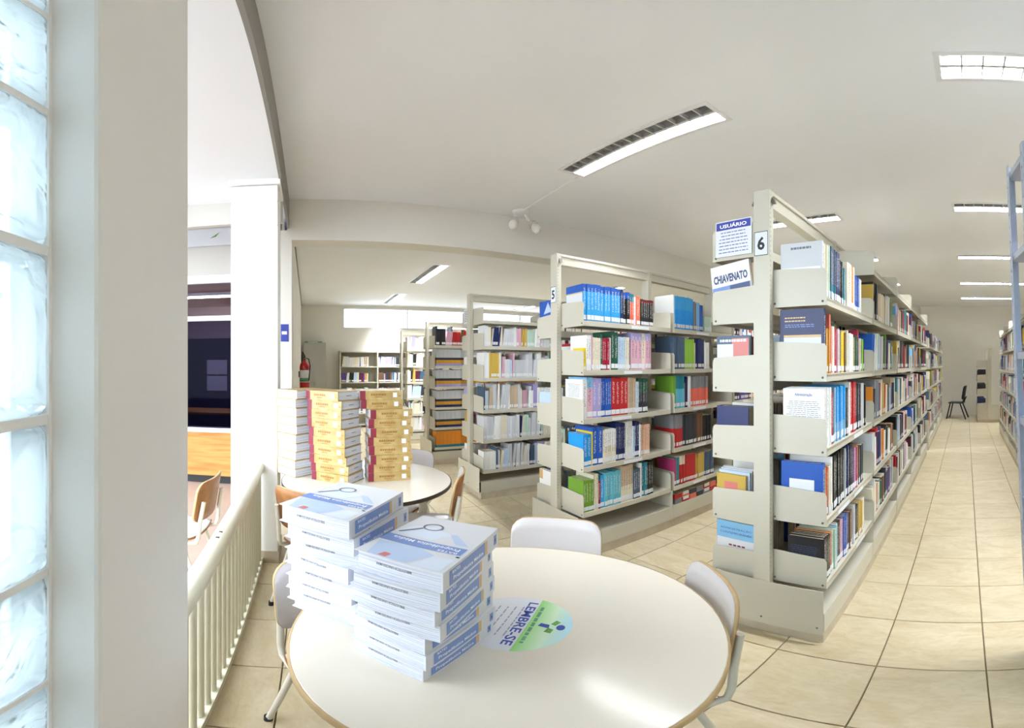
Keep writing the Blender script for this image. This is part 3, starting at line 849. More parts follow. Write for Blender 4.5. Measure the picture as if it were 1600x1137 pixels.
R6 = {
 4: [(1, 'pale grey', .02, .275), (3, 'cream', .014, .265), (1, 'pale green', .014, .27), (6, 'teal', .015, .275, 'slate', .3), (3, 'navy', .02, .268), (2, 'black', .02, .235), (2, 'teal', .02, .21), (1, 'gap', .04, 0), (1, 'cream', .085, .255), (2, 'orange', .018, .25), (2, 'white', .02, .255), (5, 'royal blue', .022, .22), (2, 'white', .02, .22)],
 3: [(1, 'navy', .026, .30), (1, 'black', .014, .29), (3, 'amber', .012, .21), (1, 'coral', .018, .285), (1, 'peach', .02, .225), (2, 'white', .012, .225), (1, 'black', .014, .225), (2, 'red', .018, .22), (1, 'pink', .014, .22), (2, 'pale grey', .012, .22), (1, 'navy', .01, .22), (4, 'yellow', .02, .215), (2, 'brown', .012, .21), (2, 'cream', .02, .225), (3, 'white', .028, .215), (1, 'charcoal', .016, .2), (1, 'yellow', .02, .2), (2, 'dark green', .018, .21), (3, 'charcoal', .016, .2), (1, 'crimson', .02, .25), (2, 'cream', .018, .2), (1, 'navy', .02, .2), (2, 'lime', .012, .2), (3, 'black', .014, .19)],
 2: [(5, 'white', .02, .275), (1, 'crimson', .026, .255), (3, 'teal', .014, .25), (1, 'pale blue', .016, .27), (9, 'light blue', .017, .275, 'sky blue', .35), (2, 'charcoal', .014, .26), (1, 'pale grey', .03, .255), (1, 'white', .02, .29), (4, 'red', .026, .285), (1, 'white', .01, .26), (6, 'charcoal', .018, .27), (4, 'pale grey', .018, .27), (3, 'black', .018, .26)],
 1: [(1, 'royal blue', .032, .275), (1, 'yellow', .014, .25), (1, 'red', .018, .25), (2, 'cream', .016, .25), (1, 'white', .016, .285), (9, 'black', .022, .285), (1, 'pale grey', .012, .285), (4, 'navy', .021, .29), (2, 'black', .024, .29), (2, 'purple', .024, .26), (1, 'pink', .016, .25), (2, 'magenta', .014, .25), (2, 'orange', .024, .245), (5, 'charcoal', .02, .24)],
 0: [(4, 'black', .021, .24), (1, 'orange', .016, .24), (1, 'red', .02, .23), (2, 'pale green', .024, .235), (1, 'light blue', .018, .24), (1, 'white', .02, .25), (2, 'black', .022, .245), (2, 'pink', .02, .24), (4, 'royal blue', .022, .245), (4, 'brown', .022, .235), (3, 'pale grey', .02, .24), (2, 'charcoal', .02, .23), (5, 'mustard', .02, .225), (3, 'cream', .02, .22)],
}
for l, spec in R6.items():
    row_books('six', R6X, 0, l, spec, single=.72)

# --- the uncountable rest of the books on the farther shelves: one object
SB = {'v': [], 'f': [], 'c': []}
def sb_quad(vs, col):
    o = len(SB['v']); SB['v'] += vs; SB['f'].append((o, o + 1, o + 2, o + 3)); SB['c'] += [col] * 4
def sb_box(x0, x1, y0, y1, z0, z1, col, spine, lean=0.0, label=True, page=(.72, .66, .54)):
    """spine = +1: spine on the +x face, -1: on the -x face"""
    def P(x, y, z): return (x, y + (z - z0) * lean, z)
    if x1 < x0: x0, x1 = x1, x0
    pg = page
    sb_quad([P(x1, y0, z0), P(x1, y1, z0), P(x1, y1, z1), P(x1, y0, z1)], col if spine > 0 else pg)
    sb_quad([P(x0, y1, z0), P(x0, y0, z0), P(x0, y0, z1), P(x0, y1, z1)], col if spine < 0 else pg)
    sb_quad([P(x0, y0, z0), P(x1, y0, z0), P(x1, y0, z1), P(x0, y0, z1)], col)
    sb_quad([P(x1, y1, z0), P(x0, y1, z0), P(x0, y1, z1), P(x1, y1, z1)], col)
    sb_quad([P(x0, y0, z1), P(x1, y0, z1), P(x1, y1, z1), P(x0, y1, z1)], pg)
    if label:
        m = (y1 - y0) * .08; xs = x1 + .0012 if spine > 0 else x0 - .0012
        a, b = z0 + .018, z0 + .05
        q = [P(xs, y0 + m, a), P(xs, y1 - m, a), P(xs, y1 - m, b), P(xs, y0 + m, b)]
        sb_quad(q if spine > 0 else q[::-1], (.78, .78, .76))
MUTED = ['white'] * 5 + ['cream'] * 4 + ['pale grey'] * 4 + ['black'] * 3 + ['charcoal'] * 3 + ['grey', 'navy', 'navy', 'royal blue', 'royal blue', 'light blue', 'pale blue', 'slate', 'teal', 'dark green', 'green', 'pale green', 'red', 'red', 'crimson', 'dark red', 'orange', 'yellow', 'mustard', 'brown', 'brown', 'beige', 'beige', 'purple', 'maroon', 'pink']
PALE = ['white'] * 8 + ['cream'] * 5 + ['pale grey'] * 6 + ['beige', 'pale blue', 'pale blue', 'pink', 'lavender', 'slate', 'charcoal', 'navy', 'pale green', 'mustard', 'maroon']
def fill(rx, y0, y1, z, side, pal, full=1.0, hmin=.2, hmax=.285, seed=0, x_off=.03 + TD - .012, tmin=.012, tmax=.032, hcap=.30):
    rnd = random.Random(seed * 7919 + int(z * 1000) + int(y0 * 1000))
    y = y0; end = y0 + (y1 - y0) * full
    while y < end - .01:
        n = rnd.choice([1, 1, 1, 2, 2, 3, 4, 5]); cn = rnd.choice(pal); t = rnd.uniform(tmin, tmax); h = min(hcap, rnd.uniform(hmin, hmax)); ln = rnd.choice([0, 0, 0, 0, .06, .12])
        jit = rnd.uniform(.85, 1.1); c = tuple(min(1, v * jit) for v in lin(CLR[cn])); d = h * .72
        for q in range(n):
            if y + t > end: return
            xf = rx + side * (x_off - rnd.uniform(0, .014)); hh = h * rnd.uniform(.985, 1.01)
            x0, x1 = (xf - d, xf) if side > 0 else (xf, xf + d)
            sb_box(x0, x1, y, y + t, z + .001, z + hh, c, side, ln if y + ln * h + t < y1 else 0, rnd.random() < .85)
            y += t + .0008
def journals(rx, y0, y1, z, side, top, mid, low, h=.245, t=.02):
    y = y0
    while y + t < y1:
        xf = rx + side * (.03 + TD - .014)
        x0, x1 = (xf - .2, xf)
        for (a, b, c) in ((0, .16, low), (.16, .36, mid), (.36, .5, 'charcoal' if top == 'pale grey' else top), (.5, 1, top)):
            jj = .8 + .35 * ((y * 7919.0) % 1.0)
            sb_box(x0, x1, y, y + t, z + .001 + a * h, z + .001 + b * h, tuple(min(1, q * jj) for q in lin(CLR[c])), side, 0, False)
        y += t + .004
def shelves(rx, ry, bays, levs, side, pal, full=(.75, 1.0), seed=0, **kw):
    rnd = random.Random(seed)
    for k in bays:
        for z in levs:
            fill(rx, ry + k * BAY + .04, ry + (k + 1) * BAY - .04, z, side, pal, rnd.uniform(*full), seed=seed + k, **kw)
for x0, x1, y0, y1, z0, z1, cn, tn, spt in LATER:
    if tn:
        zm = z0 + (z1 - z0) * spt
        sb_box(x0, x1, y0, y1, z0, zm, lin(CLR[cn]), 1, 0, True); sb_box(x0, x1, y0, y1, zm, z1, lin(CLR[tn]), 1, 0, False)
    else: sb_box(x0, x1, y0, y1, z0, z1, lin(CLR[cn]), 1)
for k in range(8):                                            # volumes lying flat on the low base tray of rack five
    for q in range(2):
        sb_box(R5X + .08, R5X + .29, RY + 1.06 + k * .11, RY + 1.16 + k * .11, .201 + q * .05, .248 + q * .05, lin(CLR[['grey', 'red', 'coral', 'charcoal'][(k + q) % 4]]), 1, 0, k % 3 == 1)
shelves(R6X, RY, range(1, 5), RL, 1, MUTED, (.8, 1.0), 11)
shelves(R6X, 7.15, range(0, 4), RL, 1, MUTED, (.85, 1.0), 12)
shelves(R6X, RY, range(1, 5), LLV[:5], -1, MUTED, (.85, 1.0), 13)
for z in LLV[:5]: fill(R6X, RY + .2, RY + .96, z, -1, MUTED, .95, seed=53)
shelves(R5X, RY, range(2, 5), RL, 1, MUTED, (.8, 1.0), 14)
shelves(R5X, RY, range(1, 3), LLV[:5], -1, MUTED, (.85, 1.0), 15)
for z in LLV[:5]: fill(R5X, RY + .12, RY + .96, z, -1, MUTED, .95, seed=54)
shelves(R4X, RY, range(0, 2), R4L[:4], 1, PALE, (.9, 1.0), 16)
shelves(R4X, RY, range(0, 2), R4L[4:5], 1, PALE, (.9, 1.0), 16, hmax=.232)
shelves(R4X, RY, range(0, 2), R4L[:4], -1, PALE, (.85, 1.0), 17)
for li, (a, b, c) in enumerate([('orange', 'orange', 'teal'), ('pale grey', 'amber', 'navy'), ('pale grey', 'amber', 'navy'), ('pale grey', 'amber', 'lavender'), ('pale grey', 'amber', 'lavender')]):
    for k in range(2):
        journals(R3X, RY + k * BAY + .05, RY + (k + 1) * BAY - .05, TIGHT[li], 1, a, b, c)
fill(R3X, RY + .05, RY + .95, TIGHT[5], 1, MUTED, .8, seed=3)
shelves(R3X, RY, range(0, 2), TIGHT[:5], -1, PALE, (.85, 1.0), 18, hmax=.25)
shelves(R2X, RY, range(0, 2), TIGHT, 1, PALE + ['black', 'charcoal', 'purple'], (.7, .95), 19, hmax=.25)
shelves(1.03, 4.0, range(0, 5), LLV[:5], -1, MUTED, (.85, 1.0), 20)
for z in (.35, .72, 1.08): fill(.6, 10.74, 11.66, z, -1, ['navy', 'navy', 'royal blue', 'black'], 1, seed=21)
for k in range(2):
    for li, z in enumerate((.345, .71, 1.075, 1.44)):
        fill(XF + .02, .79 + k * .88, 1.58 + k * .88, z, 1, MUTED + ['aqua', 'amber', 'yellow'] if li == 2 else PALE + ['red', 'black'], .8, seed=30 + k, x_off=.3, hmax=.24)
for z in (.5, .9, 1.27, 1.55, 1.98): fill(.42 - .04 * z, 1.62, 1.80, z + .016, -1, ['royal blue', 'light blue', 'red', 'white'], 1, seed=40, x_off=.02, hmax=.23)
sm = bpy.data.meshes.new('packed_books'); sm.from_pydata(SB['v'], [], SB['f']); sm.materials.append(M['stuff_book'])
ca = sm.color_attributes.new('cover', 'FLOAT_COLOR', 'POINT')
ca.data.foreach_set('color', [x for c in SB['c'] for x in (*c, 1.0)])
sm.update()
so = obj('packed_books', sm); so['kind'] = 'stuff'
tag(so, 'the remaining books packed on the farther and rear shelves of all racks', 'books')

# ------------------------------------------------------------------ books at the rack ends whose covers face the camera
def left_book(rname, rx, z, spec, labs, y0):
    """books on a left-hand tray; the near face of the first one shows its cover"""
    y = y0; out = []
    for (cname, t, h), lab in zip(spec, labs):
        xf = rx - (.03 + TD - .02)
        o = make_book(xf, y + t, z + .001, t, min(.235, h * .78), h, cname, -PI / 2, lab, 'books on rack ' + rname)
        y += t + .001; out.append(o)
    return out
def near_print(o, mesh, u, v, side, name='cover_print', eps=.02):
    if side < 0: return flat(name, mesh, o, (0, 1, 0), (0, 0, 1), (1 + eps, u, v))
    return flat(name, mesh, o, (0, -1, 0), (0, 0, 1), (-eps, 1 - u, v))
L6 = {
 1.74: ([('white', .02, .295), ('beige', .018, .285), ('red', .016, .27), ('white', .014, .275), ('red', .02, .28)], 'upper'),
 1.39: ([('slate', .026, .255), ('red', .018, .25), ('beige', .016, .25), ('brown', .018, .245)], 'second'),
 1.035: ([('navy', .07, .245), ('navy', .02, .24), ('pale grey', .018, .24)], 'middle'),
 .69: ([('mustard', .02, .225), ('pale blue', .018, .24), ('pale grey', .018, .245), ('pale grey', .02, .25)], 'fourth'),
 .345: ([('light blue', .022, .30), ('slate', .02, .30), ('teal', .02, .295), ('charcoal', .02, .295)], 'lowest')}
nth = ['first', 'second', 'third', 'fourth', 'fifth']
L6B = {}
for z, (spec, nm) in L6.items():
    labs = ['%s book, %s on the %s left-hand tray of rack six' % (c[0], nth[i], nm) for i, c in enumerate(spec)]
    L6B[z] = left_book('six', R6X, z, spec, labs, RY + .035)
b = L6B[1.74][0]; b['label'] = 'white book reading CHIAVENATO leaning out at the end of rack six'
near_print(b, quad_mesh('cover_picture', .98, .3, M['print_blue']), .5, .42, -1, 'cover_picture')
near_print(b, quad_mesh('cover_swoosh', .5, .12, M['print_navy']), .72, .5, -1, 'cover_swoosh', .03)
near_print(b, text_mesh('CHIAVENATO', .88, .17, M['print_navy'], .045), .5, .72, -1, 'cover_title', .045)
from mathutils import Quaternion
b.rotation_mode = 'QUATERNION'
b.rotation_quaternion = Quaternion((0, 1, 0), -.11) @ Quaternion((0, 0, 1), -PI / 2)
b.scale = (.02, .235, .272); b.location.x -= .012; b.location.z += .006
b = L6B[1.39][0]
near_print(b, quad_mesh('cover_picture', .5, .45, M['print_red']), .72, .72, -1, 'cover_picture')
near_print(b, lines_mesh('cover_title', .8, 1, .1, .05, M['ink_white'], 31, .0), .5, .9, -1, 'cover_title', .04)
near_print(b, quad_mesh('cover_block', .5, .3, M['print_pale']), .26, .68, -1, 'cover_block', .03)
b = L6B[.69][0]
near_print(b, quad_mesh('cover_picture', .45, .2, M['print_red']), .5, .72, -1, 'cover_picture')
near_print(b, lines_mesh('cover_title', .8, 1, .1, .06, M['maroon'], 32, .0), .5, .58, -1, 'cover_title', .04)
b = L6B[.345][0]; b['label'] = 'light blue ADMINISTRAÇÃO CONTEMPORÂNEA book on lowest left tray of rack six'
near_print(b, quad_mesh('cover_block', .98, .42, M['white_cover']), .5, .45, -1, 'cover_block')
near_print(b, text_mesh('ADMINISTRAÇÃO', .8, .055, M['ink_blue']), .5, .86, -1, 'cover_title', .04)
near_print(b, text_mesh('CONTEMPORÂNEA', .8, .05, M['ink_blue']), .5, .78, -1, 'cover_title', .04)
for k in range(4): near_print(b, quad_mesh('cover_mark', .08, .035, M['maroon']), .36 + k * .11, .53, -1, 'cover_mark', .04)
L5 = left_book('five', R5X, 1.74, [('royal blue', .03, .275), ('white', .02, .26)], ['blue photographic cover book at the upper left end of rack five', 'white book behind the blue one at the end of rack five'], RY + .035)
near_print(L5[0], MB().add([(-.2, -.1, 0), (.35, -.05, 0), (.1, .25, 0)], [(0, 1, 2)]).mesh('cover_picture', M['print_sky']), .5, .7, -1, 'cover_picture')
L5b = left_book('five', R5X, .345, [('white', .03, .27), ('mustard', .02, .265)], ['white book with yellow corner, lowest left end of rack five', 'mustard book behind the white one, lowest left of rack five'], RY + .035)
near_print(L5b[0], quad_mesh('cover_picture', .25, .3, M['print_orange']), .12, .84, -1, 'cover_picture')
L5c = left_book('five', R5X, 1.035, [('pale blue', .03, .235)], ['pale blue file at the middle left end of rack five'], RY + .035)
# covers on the right-hand trays
def get(r, l): return FIRST[(r, 0, l)]
o = get('six', 4)
near_print(o, lines_mesh('cover_title', .5, 1, .1, .04, M['ink_grey'], 33, .0), .5, .9, 1, 'cover_title'); near_print(o, quad_mesh('plastic_pocket', .92, .45, M['acrylic']), .5, .33, 1, 'plastic_pocket')
o = get('six', 3)
near_print(o, lines_mesh('cover_print', .5, 2, .05, .02, M['print_orange'], 3), .35, .84, 1); near_print(o, lines_mesh('cover_print', .7, 2, .03, .012, M['print_blue'], 4), .45, .74, 1)
near_print(o, quad_mesh('cover_block', .85, .12, M['print_pale']), .52, .5, 1, 'cover_block', .04); near_print(o, quad_mesh('cover_stripe', .85, .035, M['print_orange']), .52, .58, 1, 'cover_stripe', .05)
o = get('six', 2)
near_print(o, text_mesh('Administração', .42, .065, M['ink_blue'], .015), .5, .9, 1, 'cover_title'); near_print(o, lines_mesh('cover_print', .85, 9, .032, .008, M['ink_grey'], 5), .5, .66, 1)
o = get('six', 1)
near_print(o, quad_mesh('cover_sheet', .6, .5, M['paper_white']), .5, .45, 1, 'cover_sheet'); near_print(o, lines_mesh('cover_print', .5, 6, .05, .008, M['print_pale'], 6), .5, .5, 1, 'cover_print', .04)
o = get('six', 0)
near_print(o, lines_mesh('cover_print', .75, 5, .045, .012, M['print_navy'], 7), .45, .7, 1)
o = get('five', 4)
near_print(o, quad_mesh('cover_block', .96, .72, M['white_cover']), .5, .40, 1, 'cover_block'); near_print(o, quad_mesh('cover_stripe', .96, .03, M['print_orange']), .5, .77, 1, 'cover_stripe', .04)
o = get('five', 2)
near_print(o, lines_mesh('cover_print', .75, 10, .035, .009, M['ink_grey'], 8), .5, .72, 1)
o = get('five', 0)
near_print(o, quad_mesh('cover_block', .96, .52, M['white_cover']), .5, .3, 1, 'cover_block')

# number plates, notices and shelf strips on the racks
def plate(name, label, cat, w, h, loc, mat_=None):
    t = thing(name, label, cat, loc)
    MB().box(-w/2, -.004, -h/2, w/2, 0, h/2).build('board', mat_ or M['paper_white'], t)
    return t
FX, FZ = (1, 0, 0), (0, 0, 1)
for num, x, z in (('6', R6X, 2.095), ('5', R5X, 2.035)):
    t = plate('number_plate', 'white plate with black number %s on the rack post' % ('six' if num == '6' else 'five'), 'sign', .074, .125, (x, RY - .0205, z))
    fr = MB().box(-.037, -.005, -.0625, .037, -.004, -.0595).box(-.037, -.005, .0595, .037, -.004, .0625).box(-.037, -.005, -.0595, -.0345, -.004, .0595).box(.0345, -.005, -.0595, .037, -.004, .0595)
    fr.build('border', M['ink'], t)
    flat('numeral', text_mesh(num, .04, .07, M['ink'], .03), t, FX, FZ, (0, -.0048, 0))
t = plate('notice_sign', 'white USUÁRIO notice with blue heading at the end of rack six', 'sign', .215, .20, (R6X - .03 - TD / 2 - .01, RY + .0195, 2.165))
flat('heading_band', quad_mesh('heading_band', .205, .045, M['sign_blue']), t, FX, FZ, (0, -.0045, .072))
flat('heading', text_mesh('USUÁRIO', .16, .026, M['ink_white'], .03), t, FX, FZ, (0, -.005, .073))
flat('body_print', lines_mesh('body_print', .18, 7, .0185, .0042, M['ink_blue'], 9, .35), t, FX, FZ, (0, -.0045, -.022))
t = plate('notice_sheet', 'small printed notice on the end of the rack left of rack five', 'sign', .16, .17, (R4X - .16, RY + .0225, 2.06))
flat('body_print', lines_mesh('body_print', .13, 7, .02, .008, M['ink_grey'], 10), t, FX, FZ, (0, -.0045, 0))
strip_mesh = MB().box(0, 0, 0, .0015, .2, .024).mesh('shelf_label', M['paper_white'])
for rk, rx, lst in ((rack5, R5X, [(0, 4, .5), (0, 3, .42), (0, 2, .3), (0, 1, .42), (1, 4, .35), (1, 2, .3), (1, 1, .3), (1, 0, .3)]), (rack6, R6X, [(0, 2, .5), (0, 1, .2), (0, 1, .5), (0, 0, .55)])):
    for k, l, f in lst: obj('shelf_label', strip_mesh, rk, (.03 + TD + .0005, k * BAY + f, RL[l] - .03))

# ------------------------------------------------------------------ round tables
def table(label, x, y, edge, turn=math.radians(12), group='round tables'):
    t = thing('round_table', label, 'table', (x, y, 0), 0, group)
    R = .54
    MB().lathe([(R - .004, .728), (R - .002, .73), (R - .002, .748), (R - .006, .75)], 72).disc(R - .006, .75, 72).disc(R - .004, .728, 72, up=False).build('tabletop', M['laminate'], t)
    MB().lathe([(R - .003, .727), (R, .727), (R + .0015, .7295), (R + .0015, .7475), (R, .749), (R - .004, .7497)], 72).build('edge_band', edge, t)
    ap = MB()
    for a in (turn, turn + PI/2):
        c, s_ = math.cos(a), math.sin(a); n = (-s_ * .015, c * .015); L_ = .42
        ap.prism([(c*L_ + n[0], s_*L_ + n[1]), (-c*L_ + n[0], -s_*L_ + n[1]), (-c*L_ - n[0], -s_*L_ - n[1]), (c*L_ - n[0], s_*L_ - n[1])], .695, .727)
    ap.build('underframe', M['tube'], t)
    for k in range(4):
        a = turn + k * PI/2; c, s_ = .41 * math.cos(a), .41 * math.sin(a)
        lg = MB().box(c - .022, s_ - .022, .012, c + .022, s_ + .022, .727).build('leg', M['tube'], t)
        MB().box(c - .024, s_ - .024, 0, c + .024, s_ + .024, .014).build('rubber_foot', M['black_plastic'], lg)
    return t
T1, T2 = (-.95, .495), (-2.655, .375)
table('nearest round white laminate table carrying the two stacks of white textbooks', *T1, M['edge_pale'])
table('farther round white table with black edge carrying gold book stacks', *T2, M['black_edge'], math.radians(13))

# round reminder sticker on the near table
sk = thing('table_sticker', 'round LEMBRE-SE sticker in white, green and pale blue on the near table', 'sticker', (-.935, .505, .7502), math.atan2(-.737, .675))
def sticker_gradient():
    m = mat('sticker_green_print', (150, 208, 136), .3, .4)
    nt = m.node_tree; p = nt.nodes['Principled BSDF']
    tc = nt.nodes.new('ShaderNodeTexCoord'); sp_ = nt.nodes.new('ShaderNodeSeparateXYZ'); r = nt.nodes.new('ShaderNodeValToRGB')
    nt.links.new(tc.outputs['Generated'], sp_.inputs[0]); nt.links.new(sp_.outputs['Y'], r.inputs['Fac']); nt.links.new(r.outputs['Color'], p.inputs['Base Color'])
    e = r.color_ramp.elements
    e[0].color = (*lin((138, 204, 112)), 1); e[1].color = (*lin((176, 220, 240)), 1)
    x = e.new(.5); x.color = (*lin((206, 230, 200)), 1)
    return m
def seg(r, v0, n=24):
    a0 = math.asin(v0 / r); return [(r * math.cos(a0 + (PI - 2*a0) * k / n), r * math.sin(a0 + (PI - 2*a0) * k / n)) for k in range(n + 1)]
MB().disc(.145, 0, 48).lathe([(.145, -.0003), (.145, 0)], 48).build('disc', M['white_cover'], sk)
MB().add([(x, y, .0003) for x, y in seg(.145, .034)], [tuple(range(25))]).build('green_field', sticker_gradient(), sk)
def put(name, mesh, x, y, z=.0006): return obj(name, mesh, sk, (x, y, z))
put('title', text_mesh('LEMBRE-SE', .235, .027, M['ink_blue'], .02), 0, .016)
put('subtitle', lines_mesh('subtitle', .2, 1, .02, .009, M['green_item'], 11, .05), 0, .047)
put('small_print', lines_mesh('small_print', .2, 4, .021, .004, M['ink_pale'], 12, .3), 0, -.035)
MB().add([(.014 * math.cos(k*PI/8), .118 + .011 * math.sin(k*PI/8), .0007) for k in range(16)], [tuple(range(16))]).build('figure_head', M['ink_blue'], sk)
MB().add([(-.012, .065, .0007), (.004, .06, .0007), (.01, .09, .0007), (-.008, .088, .0007)], [(0, 1, 2, 3)]).build('figure_body', M['ink_blue'], sk)
MB().add([(.008, .088, .0008), (.03, .082, .0008), (.034, .1, .0008), (.014, .103, .0008)], [(0, 1, 2, 3)]).add([(-.012, .09, .0008), (-.034, .1, .0008), (-.026, .113, .0008), (-.006, .103, .0008)], [(0, 3, 2, 1)]).build('figure_leaves', M['leaf'], sk)

# ------------------------------------------------------------------ white medical textbooks in two stacks on the near table
BW, BL, BT = .208, .268, .048
def textbook():
    t = thing('textbook', 'x', 'book')
    w2, l2 = BW / 2, BL / 2
    c = .0022
    poly = [(-w2, 0), (w2, 0), (w2, c), (-w2 + .004, c), (-w2 + .004, BT - c), (w2, BT - c), (w2, BT), (-w2, BT)]
    cv = MB()
    v = [(x, -l2, z) for x, z in poly] + [(x, l2, z) for x, z in poly]
    f = [(i, 8 + i, 8 + (i + 1) % 8, (i + 1) % 8) for i in range(8)]
    for o_, rev in ((0, False), (8, True)):
        for q in ((0, 1, 2, 3), (0, 3, 4, 7), (4, 5, 6, 7)):
            g = tuple(o_ + i for i in q); f.append(tuple(reversed(g)) if rev else g)
    cv.add(v, f); cover = cv.build('cover', M['white_cover'], t)
    MB().box(-w2 + .004, -l2 + .006, c, w2 - .005, l2 - .006, BT - c).build('page_block', M['page'], t)
    # spine print
    xa, ya = (0, -1, 0), (0, 0, 1); xs = -w2 - .0005
    flat('spine_band', quad_mesh('spine_band', .165, .036, M['print_blue']), t, xa, ya, (xs, .028, BT / 2))
    flat('spine_title', text_mesh('Propedêutica Médica', .138, .0125, M['ink_white'], .015), t, xa, ya, (xs - .0004, .026, BT / 2 - .006))
    flat('spine_author', text_mesh('BATES', .032, .0075, M['ink_white'], .01), t, xa, ya, (xs - .0004, .083, BT / 2 + .011))
    flat('spine_stripe', quad_mesh('spine_stripe', .012, .036, M['print_orange']), t, xa, ya, (xs - .0002, -.061, BT / 2))
    flat('spine_mark', quad_mesh('spine_mark', .016, .026, M['print_blue']), t, xa, ya, (xs, -.113, BT / 2))
    flat('spine_mark_dot', quad_mesh('spine_mark_dot', .006, .008, M['print_navy']), t, xa, ya, (xs - .0004, -.113, BT / 2))
    # front cover print
    zt = BT + .0004
    def top(name, pts, m_, dz=0):
        return MB().add([(x, y, zt + dz) for x, y in pts], [tuple(range(len(pts)))]).build(name, m_, cover)
    top('cover_picture', [(-.02, .131), (.075, .131), (.095, .06), (.0, .05), (-.05, .07)], M['print_sky'])
    top('cover_picture', [(-.104 + .01, .131), (-.03, .131), (-.05, .075), (-.095, .07)], M['print_pale'])
    top('cover_picture', [(.0, .0), (.104, -.005), (.08, -.06), (.03, -.07), (-.03, -.045)], M['print_pale'])
    top('cover_picture', [(-.09, .0), (-.04, -.05), (-.02, -.05), (-.06, .0)], M['print_sky'])
    top('cover_spot', [(.03, .128), (.05, .128), (.045, .108), (.028, .11)], M['print_red'], .0003)
    top('title_band', [(-.095, .012), (.104, .012), (.104, .052), (-.095, .048)], M['print_blue'], .0002)
    flat('cover_title', text_mesh('Propedêutica Médica', .165, .017, M['ink_white'], .015), t, (1, 0, 0), (0, 1, 0), (.0, .024, zt + .0005))
    flat('cover_author', text_mesh('BATES', .045, .009, M['ink_white'], .01), t, (1, 0, 0), (0, 1, 0), (-.062, .042, zt + .0005))
    rg = MB(); n = 20
    for k in range(n):
        a, b2 = 2*PI*k/n, 2*PI*(k+1)/n
        rg.add([(.035 + r_ * math.cos(q), -.07 + r_ * .85 * math.sin(q), zt + .0004) for r_, q in ((.0205, a), (.026, a), (.026, b2), (.0205, b2))], [(0, 1, 2, 3)])
    rg.add([(x, y, zt + .0004) for x, y in ((.05, -.052), (.088, -.005), (.094, -.009), (.057, -.056))], [(0, 1, 2, 3)])
    rg.build('stethoscope_print', M['ink_grey'], cover)
    # library stamp on the head edge (upside down, as in the photograph), and small black spots
    flat('stamp', text_mesh('BIBLIOTECA UNICESUMAR', .085, .007, M['ink_grey'], .01), t, (1, 0, 0), (0, 0, -1), (.01, l2 - .006 + .0004, BT * .55))
    top('cover_spot', [(-.098, .06), (-.09, .06), (-.09, .054), (-.098, .054)], M['ink'], .0002)
    return t
tb0 = textbook(); first_tb = [True]
def put_tb(x, y, z, hx, hy, lab):
    """hx,hy: world direction from tail to head of the book"""
    t = tb0 if first_tb[0] else copy_tree(tb0)
    first_tb[0] = False
    t.location = (x, y, z); t.rotation_euler = (0, 0, math.atan2(hy, hx) - PI / 2)
    t['label'] = lab; t['group'] = 'white medical textbooks on the near table'
rb = random.Random(5)
UP = ['topmost', 'second from the top', 'third from the top', 'fourth from the top', 'fifth from the top', 'sixth from the top', 'seventh from the top', 'eighth from the top', 'ninth from the top', 'tenth from the top']
fr_rot = [47, 49, 52, 51, 50, 48, 45]     # angle of the spine below the x axis, bottom to top
for k in range(7):
    f = k / 6
    cx = -.925 + f * .05 + rb.uniform(-.008, .008); cy = .262 + rb.uniform(-.006, .006)
    a = -math.radians(53 - 7 * f + rb.uniform(-3, 3))
    put_tb(cx, cy, .7505 + k * (BT + .0006), math.cos(a), math.sin(a), '%s white textbook in the front stack on the near table' % UP[6 - k])
for k in range(8):
    f = k / 7
    cx = -1.185 + f * .105 + rb.uniform(-.01, .01); cy = .118 - f * .018 + rb.uniform(-.008, .008)
    a = -math.radians(42 - (8 if k == 5 else 0) + rb.uniform(-4, 4))
    put_tb(cx, cy, .7505 + k * (BT + .0006), math.cos(a), math.sin(a), '%s white textbook in the taller rear stack, near table' % UP[7 - k])

